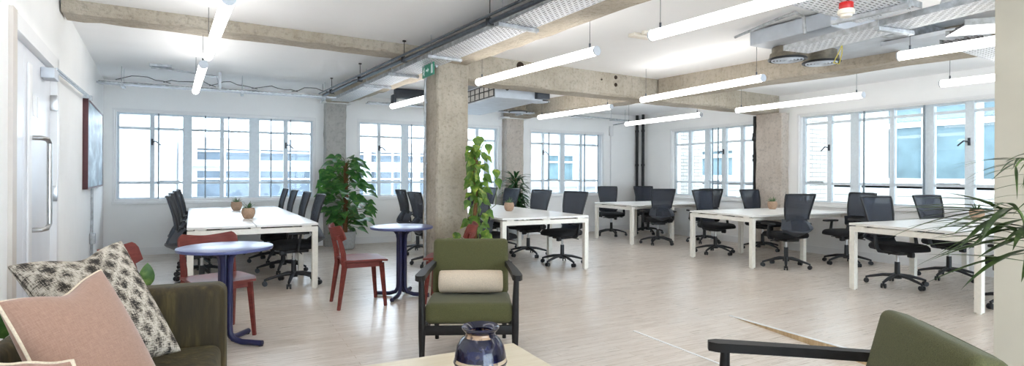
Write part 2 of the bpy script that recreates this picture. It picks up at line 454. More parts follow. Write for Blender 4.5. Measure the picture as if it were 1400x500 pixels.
m = MB(); m.b2((RX0 - 0.012, -2.0, -0.002), (RX0 + 0.006, RY, 0.004)); m.b2((RX1 - 0.016, -2, -0.002), (RX1 + 0.006, RY, 0.004))
struct('trim_2', m, M['trim'], 'thin metal edging strips beside the floor ramp', 'edging strip')
m = MB(); m.b2((-3.2, -3.2, CEIL), (XR + WT, YB + WT, CEIL + 0.15))
struct('ceiling', m, M['ceiling'], 'white painted concrete ceiling slab', 'ceiling')

def wall_open(axis, base, a0, a1, holes, z0=0.0, z1=CEIL, t=WT):
    """a wall along one axis with window openings [(a,b,z0,z1)], thickness away from the room"""
    m = MB()
    def bx(p, q, lo, hi):
        if q - p < 1e-4 or hi - lo < 1e-4: return
        if axis == 'x': m.b2((p, base, lo), (q, base + t, hi))
        else: m.b2((base, p, lo), (base + t, q, hi))
    cur = a0
    for (p, q, lo, hi) in sorted(holes):
        bx(cur, p, z0, z1); bx(p, q, z0, lo); bx(p, q, hi, z1); cur = q
    bx(cur, a1, z0, z1)
    return m
W1 = (-1.5, 1.41, 0.845, 2.25); W2 = (2.19, 5.06, 0.845, 2.27); W4 = (5.83, 7.74, 0.845, 2.24)
W5 = (7.06, 9.2, 0.835, 2.275); W6 = (3.2, 6.14, 0.825, 2.32)
struct('wall_back', wall_open('x', YB, -1.9, XR + WT, [W1, W2, W4]), M['wall'], 'long white wall with three steel windows behind the desks', 'wall')
struct('wall_right', wall_open('y', XR, -3.2, YB, [W5, W6]), M['wall'], 'white wall with two wide windows beside the desk ends', 'wall')
# left wall with a doorway
DY0, DY1, DZ = 4.02, 5.50, 2.12
def lwbox(m, y0, y1, z0, z1, d0=-0.2, d1=0.0):
    """box hugging the askew left wall: depth from d0 to d1 into the room"""
    pts = [(lw(y0) + d0, y0, z0), (lw(y0) + d1, y0, z0), (lw(y1) + d1, y1, z0), (lw(y1) + d0, y1, z0)]
    m.prism(pts, (0, 0, z1 - z0))
m = MB(); lwbox(m, -3.2, DY0, 0, CEIL); lwbox(m, DY1, YB, 0, CEIL); lwbox(m, DY0, DY1, DZ, CEIL)
struct('wall_left', m, M['wall'], 'plain white side wall holding the door and painting', 'wall')
W0 = (-0.2, 8.4, 0.1, 2.55)
struct('wall_near', wall_open('x', -3.2 - WT, -3.2, XR + WT, [W0], z0=-0.4), M['wall'], 'white wall closing the room behind the lounge', 'wall')
m = MB(); m.b2((4.32, -3.2, -0.42), (4.62, 1.69, CEIL)); struct('wall_lobby', m, M['putty'], 'short putty coloured wall end beside the ramp and palm', 'wall')
# baseboards
m = MB(); m.b2((-1.62, YB - 0.018, 0), (8.73, YB, 0.12)); struct('baseboard_back', m, M['trim'], 'white skirting along the long window wall', 'baseboard')
m = MB(); m.b2((XR - 0.018, 1.9, 0), (XR, YB - 0.02, 0.12)); struct('baseboard_right', m, M['trim'], 'white skirting under the two wide windows', 'baseboard')
m = MB(); lwbox(m, DY1 + 0.12, YB - 0.02, 0, 0.12, 0.0, 0.018); lwbox(m, -3.0, DY0 - 0.1, 0, 0.12, 0.0, 0.018)
struct('baseboard_left', m, M['trim'], 'white skirting along the door wall', 'baseboard')

def skewbox(m, x0, x1, k, y0, y1, z0, z1, xr=None, seg=14):
    """beam running along Y whose X drifts by -k per metre, slightly rough edges"""
    for i in range(seg):
        ya = y0 + (y1 - y0) * i / seg; yb = y0 + (y1 - y0) * (i + 1) / seg
        m.prism([(x0 - k * (ya - y0), ya, z0), (x1 - k * (ya - y0), ya, z0), (x1 - k * (yb - y0), yb, z0), (x0 - k * (yb - y0), yb, z0)], (0, 0, z1 - z0))
def rough_beam(p0, p1, w, z0, z1, seg=28, amp=0.008, seed=1):
    """concrete beam from p0 to p1 (near face line), width w to its far side, with a chipped lower edge"""
    rnd = random.Random(seed); m = MB(); p0 = Vector((p0[0], p0[1], 0)); p1 = Vector((p1[0], p1[1], 0)); d = (p1 - p0); L = d.length; d.normalize()
    n = Vector((-d.y, d.x, 0)); rings = []
    for i in range(seg + 1):
        c = p0 + d * (L * i / seg); q = []
        for (a, z) in ((0, z1), (0, z0 + 0.03), (0.02, z0), (w - 0.02, z0), (w, z0 + 0.03), (w, z1)):
            j = rnd.uniform(-amp, amp) if z < z1 else 0
            q.append(m.bm.verts.new(c + n * (a + j * 0.5) + Vector((0, 0, z + j))))
        rings.append(q)
    for a, b in zip(rings, rings[1:]):
        for j in range(5): m.bm.faces.new((a[j], b[j], b[j + 1], a[j + 1]))
    m.bm.faces.new(rings[0]); m.bm.faces.new(list(reversed(rings[-1])))
    return m
struct('trim_3', rough_beam((-1.19, 5.70), (2.1, 5.93), 0.33, 2.60, CEIL, seed=3), M['concrete'], 'shallow raw concrete beam from door wall to the free column', 'beam')
struct('trim_4', rough_beam((2.4, 6.0), (8.74, 6.52), 0.36, 2.39, CEIL, seed=4), M['concrete'], 'deep concrete cross beam from free column to window wall column', 'beam')
beam = bpy.data.objects['trim_4']
for x, z, r in ((3.27, 2.64, 0.05), (4.86, 2.655, 0.026), (4.86, 2.55, 0.026), (4.6, 2.6, 0.012)):  # dark discs in soil colour stand in for shade inside the holes
    y = 6.0 + 0.082 * (x - 2.4); m = MB(); m.lathe([(r * 1.12, 0.0), (r, 0.012), (r * 0.9, 0.013)], n=20); o = obj('hole_shade_disc', m, M['soil'], beam); o.location = (x, y + 0.004, z); o.rotation_euler = (R(90), 0, R(4.7))
m = rough_beam((3.1, -0.9), (2.48, 5.98), 0.41, 2.54, CEIL, seed=5)
struct('trim_5', m, M['concrete'], 'concrete beam running overhead beside the long cable tray', 'beam')
struct('trim_6', rough_beam((2.45, 6.3), (1.93, YB), 0.40, 2.54, CEIL, seed=6), M['concrete'], 'concrete beam between the free column and grey wall pier', 'beam')
struct('trim_7', rough_beam((7.1, -2.2), (6.09, 6.28), 0.42, 2.45, CEIL, seed=7), M['concrete'], 'concrete beam passing behind the round ceiling diffusers', 'beam')
struct('trim_8', rough_beam((6.02, 6.68), (5.54, YB), 0.40, 2.45, CEIL, seed=8), M['concrete'], 'concrete beam from cross beam to the pinkish wall pier', 'beam')

def column(name, x0, x1, y0, y1, mat, label, z1=CEIL, rz=0, amp=0.006, seed=2):
    rnd = random.Random(seed); m = MB(); cx, cy = (x0 + x1) / 2, (y0 + y1) / 2; hx, hy = (x1 - x0) / 2, (y1 - y0) / 2; ch = 0.018; rings = []
    prof = [(-hx, -hy + ch), (-hx + ch, -hy), (0, -hy), (hx - ch, -hy), (hx, -hy + ch), (hx, hy), (-hx, hy), (-hx, 0)]
    for i in range(25):
        z = z1 * i / 24
        rings.append([m.bm.verts.new((x + rnd.uniform(-amp, amp), y + rnd.uniform(-amp, amp), z)) for x, y in prof])
    for a, b in zip(rings, rings[1:]):
        for j in range(8): m.bm.faces.new((a[j], a[(j + 1) % 8], b[(j + 1) % 8], b[j]))
    m.bm.faces.new(list(reversed(rings[0]))); m.bm.faces.new(rings[-1])
    o = struct(name, m, mat, label, 'column'); o.location = (cx, cy, 0); o.rotation_euler = (0, 0, rz); return o
column('column_free', 2.09, 2.49, 5.88, 6.26, M['concrete'], 'free standing raw concrete column beside the round table', rz=R(4))
column('column_grey', 1.57, 1.93, YB - 0.2, YB - 0.001, M['concrete_grey'], 'grey concrete wall pier behind the tall split leaf plant', z1=2.53)
column('column_pink', 5.14, 5.55, YB - 0.2, YB - 0.001, M['concrete_pink'], 'pinkish concrete wall pier behind the bushy upright plant', z1=2.44)
column('column_window', 8.55, XR - 0.001, 6.32, 6.84, M['concrete_pink'], 'pale concrete pier between the two wide side windows', z1=2.385)
# plaster haunch
m = MB(); m.b2((1.50, YB - 0.26, 2.53), (2.0, YB - 0.001, 2.58)); m.b2((5.05, YB - 0.26, 2.44), (5.66, YB - 0.001, 2.47))
struct('trim_9', m, M['wall'], 'white plaster bearing pads on top of the wall piers', 'plaster pad')

# ------------------------------------------------------------------ windows
def window(name, axis, base, span, mull, wide, sec, trans, label, handles):
    a0, a1, z0, z1 = span
    t = thing(name, label, 'window', kind='structure')
    def P(a, dep, z): return (a, base + dep, z) if axis == 'x' else (base + dep, a, z)
    def bx(m, a, b, d0, d1, lo, hi, bev=0.0):
        p, q = P(a, d0, lo), P(b, d1, hi); m.b2([min(x, y) for x, y in zip(p, q)], [max(x, y) for x, y in zip(p, q)], bev)
    m = MB(); D0, D1 = 0.10, 0.16
    bx(m, a0, a0 + 0.05, D0, D1, z0, z1); bx(m, a1 - 0.05, a1, D0, D1, z0, z1); bx(m, a0 + 0.05, a1 - 0.05, D0 + 0.002, D1 - 0.002, z0, z0 + 0.05); bx(m, a0 + 0.05, a1 - 0.05, D0 + 0.002, D1 - 0.002, z1 - 0.05, z1)
    for x, w in zip(mull, wide): bx(m, x - w / 2, x + w / 2, D0 - 0.01, D1 + 0.004, z0 + 0.001, z1 - 0.001)
    for z in trans: bx(m, a0 + 0.01, a1 - 0.01, D0 + 0.006, D1 - 0.004, z - 0.02, z + 0.02)
    obj('window_frame', m, M['steel_frame'], t, smooth=False)
    m = MB(); bx(m, a0 + 0.02, a1 - 0.02, 0.135, 0.14, z0 + 0.02, z1 - 0.02)
    obj('window_pane', m, M['glass'], t, smooth=False)
    m = MB()
    for x in sec: bx(m, x - 0.010, x + 0.010, 0.024, 0.042, z0 + 0.02, z1 - 0.02)
    if sec: obj('glazing_bar', m, M['inner_frame'], t, smooth=False)
    else: m.bm.free()
    m = MB()
    for lo, hi in ((z0, z0 + 0.03), (z1 - 0.025, z1)): bx(m, a0, a1, 0.015, 0.05, lo, hi)
    bx(m, a0, a0 + 0.02, 0.016, 0.049, z0 + 0.001, z1 - 0.001); bx(m, a1 - 0.02, a1, 0.016, 0.049, z0 + 0.001, z1 - 0.001)
    obj('inner_glazing_frame', m, M['trim'], t, smooth=False)
    m = MB(); bx(m, a0 - 0.03, a1 + 0.03, -0.035, 0.02, z0 - 0.045, z0, 0.006)
    bx(m, a0 - 0.03, a1 + 0.03, -0.008, 0.0, z1, z1 + 0.03); bx(m, a0 - 0.03, a0, -0.008, 0, z0, z1); bx(m, a1, a1 + 0.03, -0.008, 0, z0, z1)
    obj('window_sill', m, M['trim'], t, smooth=False)
    for x in handles:
        m = MB(); zc = z0 + 0.93
        bx(m, x - 0.012, x + 0.012, 0.07, 0.10, zc - 0.05, zc + 0.05)
        m.tube([P(x, 0.07, zc), P(x + 0.05, 0.05, zc + 0.012), P(x + 0.12, 0.06, zc - 0.05)], 0.010, 8)
        obj('window_handle', m, M['graphite'], t)
    m = MB()
    for x in handles: bx(m, x + 0.1, x + 0.38, 0.075, 0.095, trans[0] + 0.02, trans[0] + 0.035)
    obj('window_stay', m, M['galv'], t, smooth=False)
    return t
window('window_1', 'x', YB, W1, (-1.02, -0.54, -0.04, 0.45, 0.95), (0.06, 0.13, 0.06, 0.16, 0.07), (-0.93, -0.28, 0.06, 0.71, 1.02), (1.13, 1.99), 'wide steel framed window behind the eight seat desk by the door wall', (-1.02, 0.95))
window('window_2', 'x', YB, W2, (2.59, 3.09, 3.61, 4.14, 4.61), (0.06, 0.14, 0.06, 0.14, 0.06), (3.2, 4.25), (1.13, 1.99), 'wide steel framed window half hidden by the free concrete column', (2.59,))
window('window_3', 'x', YB, W4, (6.19, 6.69, 7.19), (0.05, 0.12, 0.06), (6.3, 7.25, 7.62), (1.16, 1.97), 'smaller steel window near the corner with the black pipes', (6.19,))
window('window_4', 'y', XR, W5, (8.74, 8.26, 7.83, 7.4), (0.07, 0.13, 0.1, 0.06), (8.06, 7.92), (1.15, 1.96), 'side window between the corner pipes and pale concrete pier', (7.83,))
window('fill_window', 'x', -3.2 - WT, W0, (1.2, 2.6, 4.0, 5.4, 6.8), (0.06,) * 5, (), (2.0,), 'added unseen glazed shopfront behind the lounge for fill daylight', ())  # shopfront added out of view to let fill daylight into the room
window('window_5', 'y', XR, W6, (5.66, 5.25, 4.7, 4.22, 3.73), (0.07, 0.13, 0.06, 0.14, 0.1), (5.07, 4.24), (1.16, 2.17), 'widest side window facing the stone building with blue panes', (5.66, 3.73))

# ------------------------------------------------------------------ outside buildings
def facade(name, axis, base, a0, a1, z0, z1, rows, mat, label, gmat, depth=2.0, div=2, fw=0.06):
    """building with recessed windows: rows = [(a,b,lo,hi)]"""
    t = thing(name, label, 'building')
    def bx(m, a, b, d0, d1, lo, hi):
        p = (a, base + d0, lo) if axis == 'x' else (base + d0, a, lo); q = (b, base + d1, hi) if axis == 'x' else (base + d1, b, hi)
        m.b2([min(x, y) for x, y in zip(p, q)], [max(x, y) for x, y in zip(p, q)])
    m = MB()
    # wall grid cut by the windows
    zs = sorted({z0, z1} | {r[2] for r in rows} | {r[3] for r in rows}); xs = sorted({a0, a1} | {r[0] for r in rows} | {r[1] for r in rows})
    for i in range(len(xs) - 1):
        for j in range(len(zs) - 1):
            cx, cz = (xs[i] + xs[i + 1]) / 2, (zs[j] + zs[j + 1]) / 2
            if any(r[0] < cx < r[1] and r[2] < cz < r[3] for r in rows): continue
            bx(m, xs[i], xs[i + 1], 0, depth, zs[j], zs[j + 1])
    obj('facade_wall', m, mat, t, smooth=False)
    m = MB()
    for z in sorted({r[2] for r in rows}): bx(m, a0, a1, -0.12, 0.01, z - 0.14, z - 0.02)
    obj('ledge', m, M['white_concrete'], t, smooth=False)
    for (a, b, lo, hi) in rows:
        m = MB(); bx(m, a, b, 0.16, 0.2, lo, hi); w = obj('window', m, gmat, t, smooth=False)
        m = MB()
        for k in range(div + 1):
            x = a + (b - a) * k / div; bx(m, x - fw / 2, x + fw / 2, 0.08, 0.17, lo, hi)
        bx(m, a, b, 0.085, 0.165, lo, lo + fw); bx(m, a, b, 0.085, 0.165, hi - fw, hi); zz = lo + (hi - lo) * 0.72; bx(m, a, b, 0.09, 0.16, zz - fw / 2, zz + fw / 2)
        obj('window_frame', m, M['outside_white'], w, smooth=False)
    return t
rows = [(x, x + 1.42, lo, hi) for x in (-0.7, 0.9, 2.5, 4.1, 5.7) for lo, hi in ((0.45, 1.4), (1.62, 2.02), (-1.6, -0.4))]
facade('neighbouring_building', 'x', 17.5, -0.95, 8.0, -6, 2.28, rows, M['white_concrete'], 'white rendered block with rows of blue grey windows outside the long window wall', M['outside_dark'], div=2, fw=0.045)
facade('white_building', 'x', 16.2, -9, -1.15, -6, 5.5, [(-5.2, -4.0, 0.2, 1.5)], M['white_concrete'], 'tall blank white building outside, seen through the window pane by the door wall', M['outside_dark'], div=2)
facade('white_building', 'x', 17.0, 8.3, 15, -6, 5.5, [(10.3, 11.5, 1.0, 2.05), (12.6, 13.8, 1.0, 2.05)], M['white_concrete'], 'tall pale building outside the smaller corner window', M['outside_glass'], div=2)
rows = [(5.64, 6.36, 1.15, 2.72), (4.86, 5.58, 1.15, 2.72), (4.06, 4.8, 1.15, 2.72), (3.2, 3.98, 1.15, 2.72), (2.3, 3.1, 1.15, 2.72), (10.0, 11.2, 1.2, 2.05), (12.3, 13.5, 1.2, 2.05), (8.2, 9.0, 1.2, 2.05)]
facade('stone_building', 'y', 11.6, -4, 15.5, -6, 4.2, rows, M['stone'], 'pale stone building with blue panes across from the side windows', M['outside_glass'], div=1, fw=0.10)
m = MB(); m.b2((XR + WT, 9.2, -1), (XR + 0.95, 9.5, 3.2)); m.b2((XR + WT, 6.14, -1), (XR + 0.9, 6.4, 3.2))
tag(obj('brick_pier', m, M['brick'], smooth=False), 'white brick reveals projecting outside the side windows', 'brickwork', kind='structure')
m = MB(); m.b2((-14, 10.9, -6.2), (22, 30, -6)); struct('ground_street', m, M['putty'], 'street level far below the windows', 'ground')

# ------------------------------------------------------------------ door, picture, wall fittings on the askew wall
WA = math.atan(0.0935)      # rotation of the left wall
def wallthing(name, label, cat, y, kind=None): return thing(name, label, cat, (lw(y), y, 0), WA, kind=kind)   # local +x into room, +y along wall
t = wallthing('door_1', 'white double door with long steel pull handle and closer', 'door', DY0, kind='structure')
W = (DY1 - DY0) * math.sqrt(1 + 0.0935 ** 2)
m = MB(); m.b2((-0.12, -0.14, 0), (0.02, -0.03, DZ + 0.06)); obj('door_jamb', m, M['beige_jamb'], t, smooth=False)
m = MB(); m.b2((-0.12, -0.03, DZ - 0.045), (0.022, W + 0.045, DZ + 0.05)); m.b2((-0.12, W - 0.045, 0), (0.022, W + 0.045, DZ + 0.05)); obj('door_casing', m, M['trim'], t, smooth=False)
for y0, y1 in ((0.05, 0.40), (0.41, W - 0.05)):
    m = MB(); m.b2((-0.06, y0, 0.01), (-0.02, y1, DZ - 0.05), 0.003)
    d = obj('door_leaf', m, M['door'], t, smooth=False)
m = MB(); m.b2((-0.02, 0.50, 0.3), (-0.008, 0.62, 1.98), 0.004); obj('vision_panel_bead', m, M['trim'], t)
hy = 0.78
m = MB(); z0, z1 = 0.90, 1.51
m.tube([(-0.02, hy - 0.1, z0), (0.03, hy - 0.1, z0), (0.055, hy - 0.07, z0 + 0.005), (0.06, hy, z0 + 0.03), (0.06, hy, z1 - 0.03), (0.055, hy - 0.07, z1 - 0.005), (0.03, hy - 0.1, z1), (-0.02, hy - 0.1, z1)], 0.0155, 12)
obj('pull_handle', m, M['chrome'], t)
m = MB(); m.b2((-0.02, W - 0.50, 1.955), (0.06, W - 0.30, 2.03), 0.006); cl = obj('door_closer', m, M['duct'], t)
m = MB(); m.tube([(0.05, W - 0.34, 2.045), (0.06, W + 2.0, 2.11)], 0.010, 8); m.tube([(0.05, W - 0.34, 2.025), (0.06, W + 2.0, 2.09)], 0.007, 8); m.b2((0.0, W + 1.98, 2.075), (0.08, W + 2.03, 2.125)); obj('closer_arm', m, M['galv'], cl)
for z in (0.35, 1.12, 1.82):
    m = MB(); m.b2((-0.02, W - 0.07, z - 0.06), (0.026, W - 0.04, z + 0.06), 0.003); obj('hinge', m, M['chrome'], t)
m = MB(); m.b2((-0.02, 0.72, 1.66), (-0.014, 0.78, 1.8)); m.b2((-0.02, 0.86, 1.66), (-0.014, 0.92, 1.8)); obj('door_notice', m, M['trim'], t, smooth=False)

t = wallthing('painting', 'framed stormy blue grey painting hanging beside the door', 'painting', 7.46)
t.rotation_euler = (0, 0, WA)
m = MB(); Lp = 2.0; m.b2((0.0, 0, 1.1), (0.012, Lp, 2.09)); m.b2((0.004, 0.0, 1.1), (0.05, 0.02, 2.09)); m.b2((0.004, Lp - 0.02, 1.1), (0.05, Lp, 2.09)); m.b2((0.004, 0, 1.1), (0.05, Lp, 1.12)); m.b2((0.004, 0, 2.07), (0.05, Lp, 2.09))
obj('frame', m, M['frame_art'], t, smooth=False)
m = MB(); m.b2((0.012, 0.021, 1.121), (0.046, Lp - 0.021, 2.069)); obj('canvas', m, M['art'], t, smooth=False)
t = wallthing('wall_conduit', 'thin steel conduit with junction box below the painting', 'conduit', 8.3)
m = MB(); m.cyl((0.02, 0, 0.0), (0.02, 0, 1.09), 0.014, n=10); obj('pipe', m, M['galv'], t)
m = MB(); m.b2((0.0, -0.05, 0.42), (0.055, 0.05, 0.55), 0.006); obj('junction_box', m, M['galv'], t)

# corner pipes, downpipe and conduit on the far walls
for y, lab in ((10.06, 'black iron pipe nearest the side window in the far corner'), (10.27, 'second black iron pipe tight in the far corner')):
    m = MB(); x = XR - 0.075; m.cyl((x, y - 0.02, 0), (x, y - 0.02, CEIL), 0.034, n=16)
    for z in (0.5, 1.5, 2.3): m.cyl((x, y - 0.02, z), (x, y - 0.02, z + 0.05), 0.041, n=16)
    tag(obj('riser_pipe', m, M['black_pipe']), lab, 'pipe', 'black pipes in the far corner')
m = MB(); x, y = XR - 0.09, 6.95
m.cyl((x, y, 0), (x, y, 2.38), 0.036, n=16)
for z in (0.9, 1.55, 1.62, 1.98, 2.02): m.cyl((x, y, z), (x, y, z + 0.05), 0.05, n=16)
m.tube([(x, y, 2.0), (x - 0.02, y - 0.09, 2.05), (x - 0.02, y - 0.09, 2.14)], 0.034, 12); m.box((x, y - 0.04, 1.97), (0.1, 0.16, 0.09), bev=0.02)
tag(obj('soil_pipe', m, M['black_pipe']), 'black cast iron pipe with joints beside the pale concrete pier', 'pipe')
m = MB(); x = 7.95; m.cyl((x, YB - 0.022, 0.12), (x, YB - 0.022, 2.25), 0.014, n=10)
t = thing('conduit_drop', 'thin conduit and small box dropping beside the corner window', 'conduit'); obj('pipe', m, M['trim'], t)
m = MB(); m.b2((x - 0.05, YB - 0.06, 2.2), (x + 0.05, YB - 0.001, 2.42), 0.01); obj('junction_box', m, M['trim'], t)
# conduit on free column
m = MB(); m.tube([(2.065, 6.13, 0.0), (2.055, 6.13, 2.36), (2.06, 6.10, 2.42), (2.06, 6.0, 2.46), (2.04, 5.7, 2.46)], 0.014, 10)
for z in (0.6, 1.4, 2.1): m.b2((2.05, 6.11, z), (2.075, 6.15, z + 0.02))
tag(obj('column_conduit', m, M['galv']), 'steel conduit climbing the free concrete column with a bent top', 'conduit')

# ------------------------------------------------------------------ pendant tube lights
def tube_light(p, q, label, z=2.3):
    p = Vector((p[0], p[1], z)); q = Vector((q[0], q[1], z)); d = (q - p); L = d.length; d.normalize()
    t = thing('tube_light', label, 'light', (p + q) / 2, math.atan2(d.y, d.x), 'linear tube pendants on wires')
    m = MB(); m.cyl((-L / 2 + 0.012, 0, 0), (L / 2 - 0.012, 0, 0), 0.038, n=24); obj('diffuser', m, M['tube'], t)
    for sx in (-1, 1):
        m = MB(); m.cyl((sx * (L / 2 - 0.012), 0, 0), (sx * L / 2, 0, 0), 0.0395, n=24); obj('end_cap', m, M['duct'], t)
        m = MB(); m.cyl((sx * (L / 2 - 0.09), 0, 0.037), (sx * (L / 2 - 0.09), 0, CEIL - z), 0.0022, n=6)
        m.cyl((sx * (L / 2 - 0.09), 0, 0.037), (sx * (L / 2 - 0.09), 0, 0.075), 0.008, n=8); obj('hanging_wire', m, M['pipe'], t)
    return t
tube_light((0.04, 3.44), (0.19, 1.55), 'nearest of the three tube lights strung in line before the door wall')
tube_light((0.018, 3.62), (-0.134, 5.50), 'middle of the three tube lights strung in line, crossing under the shallow beam')
tube_light((-0.18, 5.93), (-0.323, 7.9), 'farthest of the three tube lights strung in line, above the eight seat desk')
tube_light((2.477, 5.588), (2.701, 3.688), 'tube light ending at the free concrete column, below the deep cross beam')
tube_light((2.755, 3.109), (2.95, 1.2), 'large tube light cropped by the top edge, with ceiling box behind its end')
tube_light((4.995, 5.816), (4.961, 3.88), 'tube light running under the round diffusers towards the cross beam')
tube_light((7.068, 6.018), (7.076, 4.089), 'tube light above the pale concrete pier and widest side window')
tube_light((7.062, 8.681), (7.036, 6.702), 'tube light hanging before the black corner pipes')
tube_light((4.929, 8.448), (5.1, 6.6), 'tube light beyond the cross beam, above the small corner window')
tube_light((2.228, 8.197), (2.47, 6.35), 'tube light half hidden by the free column, over the hidden desk end')
tube_light((5.06, 2.645), (5.2, 0.75), 'tube light just under the bright perforated trays')
for x in (0.4, 3.0, 5.4):  # extra pendants added behind the camera to brighten the room
    tube_light((x + 0.1, 0.6 if x < 1 else -0.2), (x + 0.22, -1.9 if False else (-1.3 if x < 1 else -2.1)), 'added unseen fill tube light behind the lounge seats')
tube_light((6.954, 3.206), (7.1, 1.3), 'tube light before the widest side window, cut off by the putty wall')

# ------------------------------------------------------------------ cable trays, conduit and ceiling services
def tray(name, p, q, w, z, label, hang=(), h=0.045, bars=()):
    p = Vector((p[0], p[1], 0)); q = Vector((q[0], q[1], 0)); d = q - p; L = d.length; d.normalize()
    t = thing(name, label, 'cable tray', ((p + q) / 2).to_tuple()[:2] + (z,), math.atan2(d.y, d.x), 'perforated cable trays')
    m = MB(); m.b2((-L / 2, -w / 2, 0), (L / 2, w / 2, 0.0015)); obj('perforated_base', m, M['perf'], t, smooth=False)
    for s in (-1, 1):
        m = MB(); m.b2((-L / 2, s * w / 2 - 0.001, 0), (L / 2, s * w / 2 + 0.001, h)); m.b2((-L / 2, s * (w / 2 - 0.006) - 0.006, h - 0.001), (L / 2, s * (w / 2 - 0.006) + 0.006, h + 0.001))
        k = 0.03
        while k < L - 0.03:
            m.b2((-L / 2 + k, s * w / 2 - 0.0018, 0.014), (-L / 2 + k + 0.022, s * w / 2 + 0.0018, 0.024)) ; k += 0.06
        obj('side_flange', m, M['galv'], t, smooth=False)
    m = MB(); rnd = random.Random(int(L * 100) + int(w * 1000))
    for c in range(9):
        yy = (c - 4) * w / 9.5; pts = [(-L / 2 + 0.02 + (L - 0.04) * i / 16, yy + rnd.uniform(-0.008, 0.008), 0.018 + abs(rnd.gauss(0, 0.006))) for i in range(17)]
        m.tube(pts, (0.011 + 0.003 * (c % 2)) * min(1, w / 0.28), 6)
    obj('cables', m, M['cable'], t)
    for x in hang:
        m = MB()
        m.b2((x - 0.02, -w / 2 - 0.03, -0.034), (x + 0.02, w / 2 + 0.06, -0.004), 0.003)
        for s in (-1, 1): m.cyl((x, s * (w / 2 + 0.016), -0.045), (x, s * (w / 2 + 0.016), CEIL - z), 0.004, n=6)
        obj('hanger', m, M['galv'], t, smooth=False)
    return t
tray('cable_tray', (2.40, 0.4), (1.72, 9.55), 0.30, 2.50, 'long perforated tray beside the beam over the free column', hang=(-3.9, -1.0, 0.42, 1.6, 2.6))
t = tray('cable_tray', (-1.5, 9.05), (1.55, 9.05), 0.16, 2.47, 'slim tray with loose cables along the window wall near the door', h=0.02, hang=(-1.25, 0.2, 1.35))
tray('cable_tray', (2.1, 9.3), (5.5, 9.3), 0.16, 2.46, 'slim tray behind the free column over the half hidden window', h=0.02, hang=(-1.2, 1.2))
tray('cable_tray', (4.57, 3.24), (4.30, 0.9), 0.30, 2.40, 'perforated tray reaching out beside the round diffusers', hang=(-0.3,))
tray('cable_tray', (3.35, 2.22), (4.22, 2.27), 0.42, 2.43, 'wide perforated tray carrying the red and white sounder', hang=(0.2,))
tray('cable_tray', (4.98, 2.2), (5.62, 1.5), 0.36, 2.40, 'brightly lit perforated tray slanting over the tube light', hang=(0.1,))
tray('cable_tray', (5.4, 2.34), (7.3, 2.5), 0.30, 2.40, 'lower perforated tray near the putty wall end', hang=(0.6,))
# loose cables on the slim tray
m = MB(); rnd = random.Random(5)
for k in range(5):
    x0 = -1.3 + k * 0.55; pts = [(x0 + i * 0.09, 9.0 + rnd.uniform(-0.05, 0.05), 2.53 + 0.09 * math.sin(PI * i / 7) * rnd.uniform(0.4, 1)) for i in range(8)]
    m.tube(pts, 0.006, 6)
tag(obj('loose_cables', m, M['cable']), 'loose looped cables lying on the slim tray near the door', 'cables', kind='stuff')

def conduit(name, pts, r, label, clamps=(), mat='pipe', rods=()):
    t = thing(name, label, 'pipe'); m = MB(); m.tube(pts, r, 14); obj('pipe', m, M[mat], t)
    for (x, y, z) in clamps:
        m = MB(); m.box((x, y, z), (r * 2.8, 0.035, r * 2.8), bev=0.004); m.cyl((x, y, z + r), (x, y, CEIL - 0.001), 0.004, n=6); m.cyl((x, y, CEIL - 0.012), (x, y, CEIL - 0.001), 0.02, n=10)
        obj('clamp_rod', m, M['black_pipe'], t)
    return t
def pl(y): return 1.945 - 0.105 * max(0, y - 3.34) + 0.074 * max(0, 3.34 - y)
conduit('service_pipe', [(pl(0.4), 0.4, 2.5), (pl(3.34), 3.34, 2.5), (pl(8.9), 8.9, 2.5)], 0.022, 'dark steel pipe running beside the long cable tray', [(pl(y), y, 2.5) for y in (2.2, 4.0, 5.75, 7.2, 8.5)])
conduit('service_pipe', [(pl(0.4) - 0.075, 0.4, 2.515), (pl(3.34) - 0.075, 3.34, 2.515), (pl(8.9) - 0.075, 8.9, 2.515)], 0.012, 'thinner conduit clipped to the dark steel pipe', mat='pipe')
m = MB(); m.tube([(-0.85, 8.55, CEIL - 0.05), (-0.67, 8.6, 2.66), (-0.1, 8.75, 2.63), (-0.06, 8.75, 2.45)], 0.012, 8); m.box((-0.06, 8.75, 2.58), (0.03, 0.03, 0.24)); m.box((-0.75, 8.57, CEIL - 0.015), (0.25, 0.1, 0.03))
tag(obj('ceiling_bracket', m, M['galv']), 'angled steel bracket on the ceiling above the slim tray', 'bracket')
m = MB(); m.tube([(5.5, 9.45, 2.47), (6.4, 9.4, 2.50), (7.9, 9.5, 2.47), (8.0, YB - 0.05, 2.45)], 0.014, 8)
for x, y in ((6.2, 9.42), (7.3, 9.46), (7.7, 9.49)): m.cyl((x, y, 2.48), (x, y, CEIL - 0.001), 0.004, n=6)
m.box((6.5, 9.4, 2.47), (0.5, 0.08, 0.02)); m.box((7.55, 9.48, 2.46), (0.5, 0.08, 0.02))
tag(obj('corner_conduit', m, M['galv']), 'suspended conduit with flat brackets near the far corner', 'conduit')

